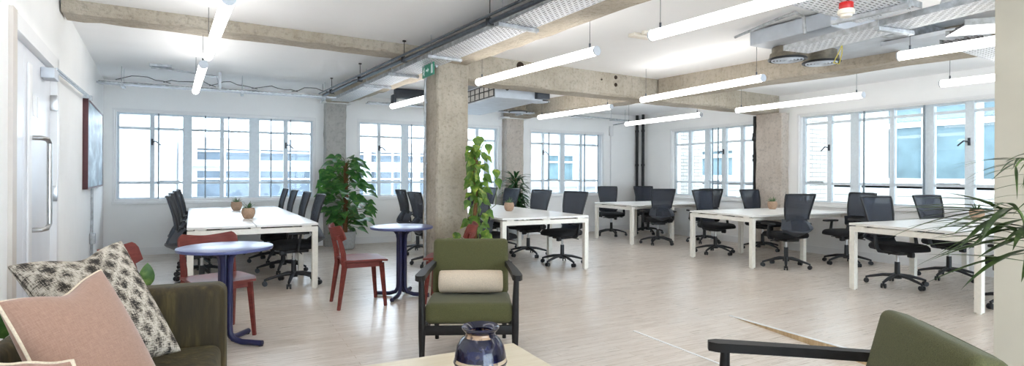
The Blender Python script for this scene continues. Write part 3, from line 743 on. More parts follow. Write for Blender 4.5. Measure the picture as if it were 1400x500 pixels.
def diffuser(x, y, z, label):
    t = thing('ceiling_vent', label, 'air diffuser', (x, y, z), 0, 'round ceiling air diffusers')
    m = MB(); m.lathe([(0.14, 0.13), (0.142, 0.075), (0.158, 0.07), (0.166, 0.02), (0.15, 0.018)]); obj('drum', m, M['drum'], t)
    m = MB()
    for r in (0.02, 0.05, 0.08, 0.11, 0.14): m.tube([(r * math.cos(a), r * math.sin(a), 0.004) for a in [2 * PI * i / 28 for i in range(29)]], 0.007, 6, cap=False)
    obj('ring_vanes', m, M['duct'], t)
    m = MB(); m.lathe([(0.15, 0.017), (0.15, 0.012), (0.01, 0.012)]); obj('throat', m, M['black'], t)
    m = MB(); m.tube([(0.168 * math.cos(a), 0.168 * math.sin(a), 0.012) for a in [2 * PI * i / 32 for i in range(33)]], 0.011, 8, cap=False); obj('rim', m, M['black'], t)
    return t
t = thing('fan_coil_unit', 'grey ceiling fan coil unit above the two large round diffusers', 'air conditioner', (5.35, 3.3, 2.52))
m = MB(); m.b2((-0.8, -0.4, 0.03), (0.85, 0.42, 0.17), 0.008); obj('casing', m, M['duct'], t, smooth=False)
m = MB(); m.b2((-0.1, -0.55, 0.02), (0.9, -0.402, 0.165), 0.004); obj('plenum', m, M['galv'], t, smooth=False)
m = MB(); m.b2((0.1, -0.9, -0.02), (0.95, -0.3, 0.018), 0.003); obj('drip_panel', m, M['duct'], t, smooth=False)
diffuser(4.92, 3.58, 2.42, 'large round diffuser farther from the trays, under the grey unit')
diffuser(5.36, 3.52, 2.42, 'large round diffuser with yellow wire beside it')
m = MB(); m.tube([(4.95, 2.9, 2.41), (4.93, 2.92, 2.34), (4.91, 2.95, 2.26)], 0.004, 6); m.tube([(4.95, 2.9, 2.41), (4.98, 2.92, 2.34), (4.99, 2.95, 2.26), (4.91, 2.95, 2.26)], 0.004, 6)
w = tag(obj('hanging_wire', m, M['yellow_wire']), 'yellow wire loop hanging below a perforated tray', 'wire'); w.location = (-0.25, 0.0, 0.0)
conduit('conduit_bend', [(4.50, 3.85, 2.66), (4.30, 3.2, 2.66), (4.25, 3.02, 2.655), (4.26, 2.95, 2.6), (4.26, 2.94, 2.46)], 0.014, 'steel conduit bending down beside the grey unit', mat='galv')
conduit('duct_pipe', [(4.35, 1.9, 2.60), (4.95, 2.25, 2.62)], 0.035, 'grey insulated pipe above the bright tray', mat='galv')
conduit('duct_pipe', [(5.55, 1.75, 2.6), (6.1, 2.2, 2.6)], 0.045, 'dark insulated pipe near the putty wall end', mat='black_pipe')
t = thing('alarm_sounder', 'red and white fire alarm sounder under the wide tray', 'fire alarm', (3.64, 2.22, 2.372))
m = MB(); m.lathe([(0.040, 0.056), (0.043, 0.05), (0.043, 0.02), (0.038, 0.012)]); obj('red_base', m, M['red_plastic'], t)
m = MB(); m.lathe([(0.046, 0.012), (0.052, 0.0), (0.05, -0.02), (0.037, -0.026), (0.035, -0.038), (0.02, -0.043)]); obj('white_detector', m, M['cream_plastic'], t)
m = MB(); m.b2((3.14, 2.22, 2.47), (3.31, 2.40, CEIL - 0.001), 0.006); m.b2((3.18, 2.26, 2.465), (3.27, 2.36, 2.47))
tag(obj('ceiling_junction_box', m, M['cream_plastic'], smooth=False), 'cream ceiling box at the end of the wide tray', 'electrical box')
m = MB(); m.b2((3.6, 4.3, CEIL - 0.035), (3.85, 4.4, CEIL), 0.008); m.box((3.72, 4.22, CEIL - 0.02), (0.16, 0.05, 0.04), bev=0.006)
tag(obj('ceiling_sensor', m, M['cream_plastic']), 'small pale sensor box flat on the open ceiling', 'sensor')
t = thing('fan_coil_unit', 'fan coil unit with black grille behind the cross beam', 'air conditioner', (3.75, 7.75, 2.33))
m = MB(); m.b2((-0.5, -1.0, 0), (0.25, 1.15, 0.22), 0.006); obj('casing', m, M['duct'], t, smooth=False)
m = MB()
for k in range(13): m.b2((-0.512, -0.98 + k * 0.16, 0.02), (-0.5, -0.965 + k * 0.16, 0.2))
for z in (0.02, 0.11, 0.19): m.b2((-0.514, -0.98, z), (-0.5, 0.96, z + 0.012))
obj('grille', m, M['black'], t, smooth=False)
m = MB(); m.b2((-0.505, -0.98, 0.02), (-0.498, 0.96, 0.2)); obj('filter', m, M['concrete_grey'], t, smooth=False)
m = MB(); m.b2((0.12, -1.08, 0.02), (0.32, -0.99, 0.2), 0.005); obj('control_box', m, M['graphite'], t)
m = MB(); m.cyl((-0.32, -1.001, 0.13), (-0.32, -1.012, 0.13), 0.025); obj('port_cap', m, M['black'], t)
for x, y in ((-0.4, -0.8), (0.15, -0.8), (-0.4, 0.9), (0.15, 0.9)):
    m = MB(); m.cyl((x, y, 0.215), (x, y, CEIL - 2.33), 0.005, n=6); obj('hanging_rod', m, M['galv'], t)
diffuser(4.37, 7.5, 2.42, 'round diffuser just past the cross beam beside the dark control box')
diffuser(4.75, 8.9, 2.42, 'round diffuser farther behind the cross beam, over the bushy plant')
for x, y, tt in ((4.37, 7.5, 1), (4.75, 8.9, 1)):
    m = MB(); m.cyl((x, y, 2.545), (x, y, CEIL), 0.1, n=20); tag(obj('duct_collar', m, M['galv']), 'short round duct collar above the diffuser by ' + ('the cross beam' if y < 8 else 'the bushy plant'), 'duct', 'duct collars behind the cross beam')
m = MB(); m.b2((2.5, 8.95, 2.55), (3.05, 9.1, 2.7), 0.01); m.box((2.48, 9.02, 2.5), (0.07, 0.14, 0.2), bev=0.02)
tag(obj('projector_mount', m, M['graphite']), 'dark grey bracket box under the ceiling left of the free column', 'bracket')

# exit sign hung from the long tray
t = thing('exit_sign', 'green hanging exit sign with running figure, arrow and door', 'sign', (1.97, 5.78, 2.35), R(92))
m = MB(); m.b2((-0.17, -0.006, 0), (0.17, 0.006, 0.135), 0.003); obj('panel', m, M['sign_green'], t, smooth=False)
for s in (-0.12, 0.12):
    m = MB(); m.b2((s - 0.012, -0.008, 0.115), (s + 0.012, 0.008, 0.143)); obj('hanger_clip', m, M['galv'], t, smooth=False)
figs = {
 'door_symbol': [[(-0.15, 0.02), (-0.10, 0.02), (-0.10, 0.115), (-0.15, 0.115)]],
 'arrow_symbol': [[(0.05, 0.06), (0.0, 0.06), (0.0, 0.045), (-0.035, 0.07), (0.0, 0.095), (0.0, 0.08), (0.05, 0.08)]],
 'running_figure': [[(0.10, 0.02), (0.112, 0.02), (0.125, 0.055), (0.118, 0.088), (0.10, 0.088), (0.095, 0.06), (0.105, 0.055)], [(0.12, 0.055), (0.145, 0.035), (0.155, 0.042), (0.12, 0.068)],
                    [(0.115, 0.085), (0.14, 0.07), (0.143, 0.078), (0.112, 0.095)], [(0.108 + 0.012 * math.cos(a), 0.098 + 0.012 * math.sin(a)) for a in [2 * PI * i / 10 for i in range(10)]]]}
for nm, polys in figs.items():
    m = MB()
    for pl_ in polys: m.prism([(px, 0.0058, pz) for px, pz in pl_], (0, 0.0022, 0))
    obj(nm, m, M['pictogram'], t, smooth=False)

# ------------------------------------------------------------------ bench desks
def bench(name_label, loc, rz, L, Wd, n, h=0.735, axis='y'):
    """bench desk: local +x across, +y along; origin at the near-left corner on the floor; n bays"""
    t = thing('bench_desk', name_label, 'desk', (loc[0], loc[1], 0), rz, 'white bench desks')
    for k in range(n):
        for s in range(2):
            m = MB(); x0, x1 = (0, Wd / 2 - 0.004) if s == 0 else (Wd / 2 + 0.004, Wd)
            m.b2((x0, L * k / n + (0.002 if k else 0), h - 0.025), (x1, L * (k + 1) / n - (0.002 if k < n - 1 else 0), h), 0.002); obj('desktop', m, M['desk_white'], t, smooth=False)
    for k in range(n + 1):
        y = min(max(L * k / n, 0.035), L - 0.035)
        m = MB(); m.b2((0.002, y - 0.03, h - 0.095), (Wd - 0.002, y + 0.03, h - 0.04))
        for x in (0.12, Wd / 2, Wd - 0.12): m.b2((x - 0.05, y - 0.02, h - 0.04), (x + 0.05, y + 0.02, h - 0.025))
        obj('cross_frame', m, M['desk_frame'], t, smooth=False)
        for x in (0.032, Wd - 0.032):
            m = MB(); m.b2((x - 0.03, y - 0.03, 0.012), (x + 0.03, y + 0.03, h - 0.095), 0.003); m.cyl((x, y, 0), (x, y, 0.012), 0.022, n=12); obj('leg', m, M['desk_frame'], t, smooth=False)
    m = MB()
    for x in (0.16, Wd - 0.16): m.b2((x - 0.02, 0.05, h - 0.085), (x + 0.02, L - 0.05, h - 0.045))
    obj('rail', m, M['desk_frame'], t, smooth=False)
    return t
bench('eight seat white bench desk holding two plant pots', (-0.335, 6.42), R(2.6), 3.8, 1.27, 4)
bench('white bench desk running back behind the free concrete column', (3.09, 6.19), R(-0.5), 3.95, 1.31, 4)
# the three desks that run towards the side windows: local y along +X
bench('white bench desk in the far corner before the black pipes', (6.66, 9.16), R(-90.5), 2.02, 1.16, 2)
bench('white bench desk with a pot, before the pale concrete pier', (6.50, 6.42), R(-92), 2.16, 1.2, 2)
bench('white bench desk nearest the putty wall and palm', (6.30, 3.80), R(-93), 2.3, 1.27, 2, h=0.755)

# ------------------------------------------------------------------ task chair (faces local +y)
def task_chair():
    t = thing('task_chair', 'x', 'office chair')
    # back shape: profile (z, y, half width)
    prof = [(1.03, -0.335, 0.222), (0.98, -0.32, 0.218), (0.90, -0.296, 0.208), (0.82, -0.275, 0.196), (0.74, -0.262, 0.182), (0.685, -0.26, 0.174)]
    def P(v):
        f = v * (len(prof) - 1); i = min(int(f), len(prof) - 2); g = f - i
        return [a * (1 - g) + b * g for a, b in zip(prof[i], prof[i + 1])]
    def back(u, v):
        z, y, hw = P(v); x = (2 * u - 1) * hw; c = (2 * u - 1) ** 2
        return (x, y + 0.035 * c, z), (-0.25 * (2 * u - 1), 1, 0.25)
    m = MB(); m.slab(back, 10, 10, 0.006)
    b = obj('backrest', m, M['mesh'], t)
    m = MB(); ring = []
    for i in range(11): z, y, hw = P(1 - i / 10); ring.append((hw, y + 0.035, z))
    top = [(0.222 * (1 - 2 * i / 8), -0.335 + 0.035 * (1 - 2 * i / 8) ** 2, 1.033) for i in range(1, 8)]
    left = [(-p[0], p[1], p[2]) for p in reversed(ring)]
    m.tube(ring + top + left, 0.0125, 8)
    obj('back_frame', m, M['black'], b)
    # lower shield: flares from the waist to a point at the low back, then runs in under the seat
    def shield(u, v):
        s = 2 * u - 1
        hw = 0.178 + (0.245 - 0.178) * min(1, v / 0.58) - 0.115 * max(0, v - 0.58) / 0.42
        z = 0.69 - 0.25 * v + 0.03 * s * s * v; y = -0.255 - 0.085 * math.sin(PI * v * 0.62) + 0.09 * s * s + 0.13 * max(0, v - 0.72) / 0.28
        return (s * hw, y, z), (-0.5 * s, -1, 0.1)
    m = MB()
    m.slab(lambda u, v: shield(u * 0.2, v), 3, 10, 0.022); m.slab(lambda u, v: shield(0.8 + u * 0.2, v), 3, 10, 0.022); m.slab(lambda u, v: shield(u, 0.62 + 0.38 * v), 12, 5, 0.022)
    obj('back_yoke', m, M['graphite'], t)
    m = MB(); m.slab(lambda u, v: shield(0.18 + 0.64 * u, v * 0.66), 8, 6, 0.005); obj('lower_mesh', m, M['mesh'], b)
    m = MB(); m.slab(lambda u, v: (((2 * u - 1) * 0.16, -0.238 + 0.035 * (2 * u - 1) ** 2 - 0.012 * math.sin(PI * v), 0.622 + 0.08 * v), (0, 1, 0)), 8, 4, 0.022)
    obj('lumbar_pad', m, M['black'], t)
    # seat
    m = MB(); n = 20; rings = []
    for k, (sc, z) in enumerate([(0.80, 0.415), (0.95, 0.425), (1.0, 0.45), (0.99, 0.478), (0.93, 0.495), (0.7, 0.503), (0.3, 0.502)]):
        rr = []
        for j in range(n * 2):
            a = PI * j / n; ca, sa = math.cos(a), math.sin(a); e = 0.42
            x = 0.248 * sc * math.copysign(abs(ca) ** e, ca); y = 0.02 + 0.245 * sc * math.copysign(abs(sa) ** e, sa)
            dz = -0.028 * max(0, (y - 0.1) / 0.165) ** 2 if z > 0.44 else 0
            rr.append(m.bm.verts.new((x, y, z + dz)))
        rings.append(rr)
    for a, c in zip(rings, rings[1:]):
        for j in range(2 * n): m.bm.faces.new((a[j], a[(j + 1) % (2 * n)], c[(j + 1) % (2 * n)], c[j]))
    m.bm.faces.new(list(reversed(rings[0]))); m.bm.faces.new(rings[-1])
    obj('seat', m, M['dark_fabric'], t)
    m = MB(); m.box((0, -0.02, 0.395), (0.2, 0.26, 0.05), bev=0.012); m.tube([(-0.1, -0.02, 0.395), (-0.22, -0.04, 0.385), (-0.27, -0.04, 0.38)], 0.007, 6); m.tube([(0.1, 0.06, 0.395), (0.2, 0.07, 0.385)], 0.007, 6)
    m.box((-0.05, 0.13, 0.375), (0.05, 0.07, 0.06), bev=0.012)
    obj('mechanism', m, M['black'], t)
    m = MB(); m.cyl((0, 0, 0.27), (0, 0, 0.375), 0.016, n=14); obj('gas_lift', m, M['chrome'], t)
    m = MB(); m.cyl((0, 0, 0.1), (0, 0, 0.28), 0.03, 0.027, n=16); m.cyl((0, 0, 0.085), (0, 0, 0.14), 0.045, 0.04, n=16)
    for k in range(5):
        a = 2 * PI * k / 5 + PI / 2; c, s_ = math.cos(a), math.sin(a)
        m.tube([(0.03 * c, 0.03 * s_, 0.125), (0.14 * c, 0.14 * s_, 0.115), (0.26 * c, 0.26 * s_, 0.085), (0.315 * c, 0.315 * s_, 0.068)], [0.026, 0.024, 0.019, 0.015], 8, squash=(0.95, 0.8))
    ba = obj('star_base', m, M['black'], t)
    for k in range(5):
        a = 2 * PI * k / 5 + PI / 2; c, s_ = math.cos(a), math.sin(a); x, y = 0.31 * c, 0.31 * s_
        m = MB(); w = k * 1.3
        for sg in (-1, 1):
            o1 = Vector((math.cos(w), math.sin(w), 0)) * sg; p = Vector((x, y, 0.028))
            m.cyl(p + o1 * 0.008, p + o1 * 0.024, 0.028, n=14)
        m.cyl((x, y, 0.03), (x, y, 0.075), 0.01, n=8)
        obj('caster', m, M['black'], ba)
    for sg in (-1, 1):
        m = MB()
        m.tube([(sg * 0.2, 0.0, 0.41), (sg * 0.265, 0.0, 0.42), (sg * 0.285, -0.005, 0.46), (sg * 0.285, -0.03, 0.605)], [0.018, 0.018, 0.02, 0.017], 8, squash=(0.8, 1.3))
        ar = obj('armrest', m, M['black'], t)
        m = MB(); m.box((sg * 0.28, 0.0, 0.615), (0.075, 0.24, 0.028), bev=0.011, seg=3); obj('arm_pad', m, M['black'], ar)
    return t
chair0 = task_chair(); first = [True]
G1, G2, G3, G4, G5 = ('chairs at the eight seat desk', 'chairs at the desk behind the column', 'chairs at the far corner desk', 'chairs at the desk before the pier', 'chairs at the desk by the putty wall')
CH = [
 (0.72, 6.88, 183, G1, 'black task chair nearest the red chair, plant side of the eight seat desk'),
 (0.69, 7.85, 183, G1, 'black task chair second from the near end, plant side of the eight seat desk'),
 (0.63, 8.8, 183, G1, 'black task chair third from the near end, plant side of the eight seat desk'),
 (0.59, 9.73, 183, G1, 'black task chair closest to the window, plant side of the eight seat desk'),
 (-0.215, 6.9, 3, G1, 'black task chair closest to the blue table, door side of the eight seat desk'),
 (-0.26, 7.86, 3, G1, 'black task chair second along the door side of the eight seat desk'),
 (-0.285, 8.8, 3, G1, 'black task chair third along the door side of the eight seat desk'),
 (-0.30, 9.74, 3, G1, 'black task chair at the window end, door side of the eight seat desk'),
 (4.32, 6.72, 196, G2, 'black task chair at the open corner end of the desk behind the column'),
 (4.30, 7.69, 194, G2, 'black task chair between the sand pot and bushy plant, second from the open end'),
 (4.25, 8.66, 190, G2, 'black task chair with blue lit back just left of the bushy plant'),
 (4.27, 9.62, 188, G2, 'black task chair glimpsed beside the trailing plant, closest to the half hidden window'),
 (3.23, 6.72, 14, G2, 'black task chair seen from behind beside the trailing plant and moss armchair'),
 (2.63, 7.45, 6, G2, 'black task chair pulled out behind the far blue table, left of the column'),
 (2.80, 8.70, 4, G2, 'black task chair mostly hidden behind the free column edge'),
 (7.22, 7.93, 66, G3, 'black task chair seen from behind at the open end of the far corner desk'),
 (8.18, 7.70, 66, G3, 'black task chair at the front of the far corner desk, overlapped by another chair'),
 (7.33, 9.48, 250, G3, 'black task chair facing us by the black corner pipes'),
 (8.32, 9.45, 250, G3, 'black task chair almost hidden behind another chair at the far corner desk'),
 (7.22, 6.56, 268, G4, 'black task chair at the open end, window side, of the desk before the pale pier'),
 (8.30, 6.50, 266, G4, 'blue lit task chair just behind the pot on the desk before the pale pier'),
 (7.04, 5.13, 72, G4, 'black task chair seen from behind with a bright logo dot, front of the pier desk'),
 (8.10, 4.92, 169, G4, 'black task chair turned sideways at the window end of the pier desk'),
 (7.03, 3.67, 255, G5, 'black task chair at the corner of the desk nearest the putty wall'),
 (8.13, 3.64, 255, G5, 'black task chair before the widest window, second at the putty wall desk'),
 (6.90, 2.52, 92, G5, 'black task chair partly hidden under the desk by the putty wall and palm fronds'),
]
for i, (x, y, a, g, lab) in enumerate(CH):
    if i == 0:
        chair0.location = (x, y, 0); chair0.rotation_euler = (0, 0, R(a - 90)); chair0['label'] = lab; chair0['group'] = g
    else: dup(chair0, (x, y, 0), R(a - 90), lab, g)

# ------------------------------------------------------------------ small desk pots
def desk_pot(x, y, z, label, seed):
    rnd = random.Random(seed)
    t = thing('potted_succulent', label, 'plant', (x, y, z), 0, 'small sand coloured desk pots')
    m = MB(); m.lathe([(0.045, 0), (0.062, 0.02), (0.075, 0.06), (0.077, 0.09), (0.068, 0.128), (0.062, 0.128), (0.066, 0.108), (0.01, 0.106)], n=28); obj('pot', m, M['terracotta'], t)
    m = MB(); m.lathe([(0.062, 0.10), (0.055, 0.112), (0.01, 0.116)]); obj('soil', m, M['soil'], t)
    m = MB()
    for k in range(30):
        a = rnd.uniform(0, 2 * PI); e = rnd.uniform(0.35, 1.4); r = rnd.uniform(0, 0.035)
        m.leaf((r * math.cos(a), r * math.sin(a), 0.112), (math.cos(a) * math.cos(e), math.sin(a) * math.cos(e), math.sin(e)), (0, 0, 1), rnd.uniform(0.06, 0.12), 0.02, rnd.uniform(0.1, 0.9), 'blade', 0.4, 5)
    obj('leaves', m, M['leaf_succ'], t)
desk_pot(0.16, 9.15, 0.735, 'small sand pot nearer the window on the eight seat desk', 1)
desk_pot(0.26, 7.45, 0.735, 'small sand pot nearer the blue table on the eight seat desk', 2)
desk_pot(3.83, 7.45, 0.735, 'small sand pot on the desk behind the free column', 3)
desk_pot(8.05, 6.12, 0.735, 'small sand pot on the desk before the pale pier', 4)
desk_pot(8.30, 3.42, 0.755, 'small sand pot before the widest window, by the putty wall', 5)

# ------------------------------------------------------------------ bistro tables
def bistro(x, y, rz, label):
    t = thing('bistro_table', label, 'table', (x, y, 0), rz, 'round navy bistro tables')
    m = MB(); m.lathe([(0.30, 0.71), (0.322, 0.712), (0.327, 0.722), (0.325, 0.733), (0.318, 0.7352), (0.02, 0.7352)], n=64); obj('tabletop', m, M['blue_top_sheen'], t)
    for k in range(4):
        a = PI / 2 * k; c, s = math.cos(a), math.sin(a)
        pr = [(0.13, 0.705), (0.075, 0.69), (0.045, 0.655), (0.036, 0.60), (0.036, 0.14), (0.040, 0.085), (0.065, 0.045), (0.13, 0.026), (0.295, 0.022)]
        m = MB(); m.tube([(r * c, r * s, z) for r, z in pr], 0.021, 12); f = obj('leg', m, M['blue'], t)
        m = MB(); m.cyl((0.282 * c, 0.282 * s, 0.0), (0.282 * c, 0.282 * s, 0.01), 0.017, n=12); obj('foot_glide', m, M['black'], f)
    m = MB(); m.cyl((0, 0, 0.2), (0, 0, 0.70), 0.016, n=12); m.cyl((0, 0, 0.695), (0, 0, 0.711), 0.15, n=24); obj('centre_post', m, M['blue'], t)
bistro(0.01, 4.66, R(56), 'round navy bistro table closest to the olive sofa')
bistro(1.66, 5.70, R(-35), 'round navy bistro table before the free concrete column')

# ------------------------------------------------------------------ red chairs (face local +y)
def red_chair():
    t = thing('side_chair', 'x', 'chair', group='oxide red cafe chairs')
    m = MB()
    def seat(u, v):
        s = 2 * u - 1; w = 0.215 + 0.015 * v; return (s * w * (1 - 0.12 * max(0, v - 0.85) / 0.15), -0.20 + 0.42 * v, 0.455 - 0.012 * (1 - s * s) * math.sin(PI * v) - 0.012 * max(0, v - 0.8) / 0.2), (0, 0, 1)
    m.slab(seat, 12, 12, 0.018); obj('seat', m, M['red_wood'], t)
    m = MB()
    for y in (-0.16, 0.16): m.b2((-0.17, y - 0.013, 0.385), (0.17, y + 0.013, 0.436))
    for x in (-0.165, 0.165): m.b2((x - 0.013, -0.17, 0.385), (x + 0.013, 0.17, 0.436))
    obj('seat_rail', m, M['red_wood'], t, smooth=False)
    for s in (-1, 1):
        m = MB(); m.tube([(s * 0.20, 0.20, 0.0), (s * 0.175, 0.165, 0.42)], [0.017, 0.026], 4); obj('leg', m, M['red_wood'], t, ang=20)
        m = MB(); m.tube([(s * 0.205, -0.245, 0.0), (s * 0.185, -0.19, 0.40), (s * 0.185, -0.20, 0.52), (s * 0.19, -0.245, 0.70)], [0.017, 0.027, 0.025, 0.018], 4); obj('leg', m, M['red_wood'], t, ang=20)
    m = MB()
    def back(u, v):
        s = 2 * u - 1; e = abs(s); lo = 0.632 + 0.03 * (1 - e ** 2) - 0.0 + 0.035 * max(0, e - 0.82) / 0.18; hi = 0.768 + 0.035 * e ** 1.6 - 0.05 * max(0, e - 0.84) ** 1.5 / 0.064
        return (s * 0.225, -0.285 + 0.085 * s * s - 0.03 * (v - 0.5), lo + (hi - lo) * v), (-0.4 * s, 1, 0.2)
    m.slab(back, 24, 6, 0.016); obj('backrest', m, M['red_wood'], t)
    return t
rc = red_chair()
rc.location = (1.20, 5.55, 0); rc.rotation_euler = (0, 0, R(0 - 90)); rc['label'] = 'oxide red cafe chair in side view before the far blue table'
dup(rc, (-0.04, 4.95, 0), R(-70 - 90), 'oxide red cafe chair tucked behind the blue table closest to the sofa')
dup(rc, (-0.42, 4.43, 0), R(-20 - 90), 'oxide red cafe chair peeking above the patterned cushion')
dup(rc, (2.03, 5.30, 0), R(150 - 90), 'oxide red cafe chair hidden behind the moss green armchair')

# ------------------------------------------------------------------ armchairs (face local -y)
def armchair(loc, rz, label):
    t = thing('armchair', label, 'armchair', loc, rz, 'moss green armchairs with black frames')
    m = MB(); m.box((0, -0.03, 0.335), (0.595, 0.56, 0.14), rot=(R(-3), 0, 0), bev=0.045, seg=5); obj('seat_cushion', m, M['wool'], t)
    m = MB(); m.box((0, 0.27, 0.575), (0.575, 0.115, 0.42), rot=(R(-14), 0, 0), bev=0.034, seg=5)
    bk = obj('backrest', m, M['wool'], t)
    m = MB(); q = Euler((R(-14), 0, 0)).to_matrix(); c = Vector((0, 0.27, 0.575)); pts = []
    for a in range(33):
        w = 2 * PI * a / 32; x = 0.283 * math.copysign(abs(math.cos(w)) ** 0.22, math.cos(w)); z = 0.205 * math.copysign(abs(math.sin(w)) ** 0.22, math.sin(w)); pts.append(c + q @ Vector((x, 0.045, z)))
    m.tube(pts, 0.004, 6, cap=False); obj('piping', m, M['wool'], bk)
    for s in (-1, 1):
        m = MB(); m.tube([(s * 0.312, -0.30, 0.0), (s * 0.312, -0.29, 0.25), (s * 0.315, -0.285, 0.45), (s * 0.32, -0.28, 0.585)], [0.016, 0.025, 0.022, 0.018], 12); obj('leg', m, M['black_wood'], t)
        m = MB(); m.tube([(s * 0.262, 0.33, 0.0), (s * 0.262, 0.26, 0.24), (s * 0.262, 0.27, 0.4), (s * 0.262, 0.36, 0.66)], [0.015, 0.023, 0.022, 0.016], 12); obj('leg', m, M['black_wood'], t)
        # arm: flat paddle, wide at the front, tapering into the back post
        m = MB()
        def arm(u, v, s=s):
            y = -0.345 + 0.66 * v; w = 0.034 * (1 - 0.45 * v) * (min(1, (v + 0.012) / 0.06)) ** 0.5; x = s * (0.325 - 0.055 * v ** 1.5)
            return (x + (2 * u - 1) * w, y, 0.592 + 0.012 * v), (0, 0, 1)
        m.slab(arm, 4, 20, 0.036); obj('armrest', m, M['black_wood'], t)
        m = MB(); m.b2((s * 0.29 - 0.012, -0.28, 0.205), (s * 0.29 + 0.012, 0.26, 0.262), 0.004); obj('side_rail', m, M['black_wood'], t)
    m = MB(); m.b2((-0.30, -0.30, 0.205), (0.30, -0.275, 0.268), 0.004); m.b2((-0.25, 0.24, 0.215), (0.25, 0.265, 0.265), 0.004); obj('front_rail', m, M['black_wood'], t)
    m = MB()
    for k in range(5): m.b2((-0.275, -0.2 + k * 0.1, 0.255), (0.275, -0.16 + k * 0.1, 0.266))
    obj('seat_slats', m, M['black_wood'], t, smooth=False)
    return t
ED = Vector((0.4617, 0.887, 0)); ER = Vector((0.887, -0.4617, 0))
a1 = Vector((1.451, 3.438, 0)) + ED * 0.28
armchair(a1, R(-27.5 + 3), 'moss green armchair with beige roll cushion facing the coffee table')
armchair(ER * 1.075 + ED * 1.86, R(-129), 'moss green armchair cropped at the picture bottom beside the ramp')
m = MB(); n = 30; rings = []
for k, (x, r) in enumerate([(-0.236, 0.01), (-0.236, 0.05), (-0.232, 0.072), (-0.222, 0.08), (-0.1, 0.083), (0.02, 0.0815), (0.1, 0.083), (0.222, 0.08), (0.232, 0.072), (0.236, 0.05), (0.236, 0.01)]):
    rings.append([m.bm.verts.new((x, r * 0.94 * math.cos(2 * PI * j / n), r * math.sin(2 * PI * j / n))) for j in range(n)])
for a, b in zip(rings, rings[1:]):
    for j in range(n): m.bm.faces.new((a[j], a[(j + 1) % n], b[(j + 1) % n], b[j]))
m.bm.faces.new(list(reversed(rings[0]))); m.bm.faces.new(rings[-1])
o = tag(obj('bolster_cushion', m, M['linen']), 'beige linen roll cushion resting on the moss green armchair seat', 'cushion'); o.location = a1 + ED * 0.09 + Vector((0, 0, 0.492)); o.rotation_euler = (R(-6), 0, R(-24.5))

# ------------------------------------------------------------------ coffee table, jar, card
t = thing('coffee_table', 'pale birch coffee table corner under the cobalt jar', 'table', (0.85, 1.87, 0))
m = MB(); m.box((0, 0, 0.385), (1.0, 1.4, 0.03), bev=0.008, seg=3); obj('tabletop', m, M['birch'], t)
for sx in (-1, 1):
    for sy in (-1, 1):
        m = MB(); m.tube([(sx * 0.42, sy * 0.6, 0), (sx * 0.38, sy * 0.54, 0.37)], [0.018, 0.026], 12); obj('leg', m, M['birch'], t)
m = MB(); m.b2((-0.38, -0.54, 0.33), (0.38, 0.54, 0.37)); obj('apron', m, M['birch'], t, smooth=False)
t = thing('ceramic_jar', 'cobalt blue glazed jar with flared rim on the coffee table', 'jar', (0.928, 2.054, 0.40))
m = MB(); m.lathe([(0.06, 0.0), (0.072, 0.006), (0.098, 0.06), (0.106, 0.11), (0.1075, 0.125), (0.1075, 0.132), (0.105, 0.136), (0.104, 0.15), (0.096, 0.185), (0.08, 0.212), (0.066, 0.224), (0.06, 0.232), (0.06, 0.24), (0.07, 0.25), (0.076, 0.257), (0.077, 0.263), (0.073, 0.266), (0.062, 0.259), (0.052, 0.245), (0.055, 0.22), (0.085, 0.18), (0.09, 0.1), (0.05, 0.02)], n=56); obj('body', m, M['glaze'], t)
m = MB(); m.tube([(0.1065 * math.cos(a), 0.1065 * math.sin(a), 0.122) for a in [2 * PI * i / 48 for i in range(49)]], 0.0035, 8, cap=False); obj('shoulder_ring', m, M['glaze'], t)
t = thing('table_card', 'small white folded card standing beside the cobalt jar', 'card', (0.775, 2.13, 0.40), R(-25))
m = MB(); m.slab(lambda u, v: ((-0.04 + 0.08 * u, -0.02 + 0.02 * v, 0.085 * v), (0, -1, 0.2)), 1, 1, 0.001); m.slab(lambda u, v: ((-0.04 + 0.08 * u, 0.02 - 0.02 * v, 0.085 * v), (0, 1, 0.2)), 1, 1, 0.001); obj('folded_sheet', m, M['paper'], t, smooth=False)

# ------------------------------------------------------------------ sofa and cushions
SA = R(-5); so = ER * -1.575 + ED * 3.03
t = thing('sofa', 'olive green velvet sofa with high padded arm in the corner', 'sofa', so, SA)
m = MB(); m.box((-0.35, 0.115, 0.365), (0.70, 0.21, 0.60), bev=0.055, seg=5); obj('arm', m, M['velvet'], t)
m = MB(); m.box((-0.27, -0.81, 0.275), (0.52, 1.61, 0.17), bev=0.05, seg=5); obj('seat_cushion', m, M['velvet'], t)
m = MB(); m.box((-0.665, -0.81, 0.38), (0.08, 1.61, 0.53), rot=(0, R(-2), 0), bev=0.035, seg=5); obj('backrest', m, M['velvet'], t)
m = MB(); m.b2((-0.68, -1.61, 0.10), (-0.02, 0.20, 0.20), 0.01); obj('frame', m, M['velvet'], t)
for x, y in ((-0.62, 0.14), (-0.08, 0.14), (-0.62, -1.5), (-0.08, -1.5)):
    m2 = MB(); m2.cyl((x, y, 0), (x, y, 0.1), 0.016, 0.022, n=12); obj('foot', m2, M['black_wood'], t)
def cushion(corners, th, mat, label, chop, pipe=None, seed=0):
    t = thing('scatter_cushion', label, 'cushion', corners[0]); o0 = Vector(corners[0]); c = [Vector(x) - o0 for x in corners]
    m = MB(); m.pillow(*c, th, n=26, pinch=0.07, chop=chop); edge = list(m.edge); ob = obj('cover', m, mat, t, ang=180)
    if pipe:
        m = MB(); m.tube(edge, 0.006, 8, cap=False); obj('piping', m, pipe, ob)
    return t
cushion([(-0.48, 2.79, 0.43), (-0.18, 3.04, 0.44), (-0.45, 3.30, 0.945), (-0.83, 3.12, 0.875)], 0.20, M['woven'], 'large black and cream patterned cushion leaning in the sofa corner', 0.16)
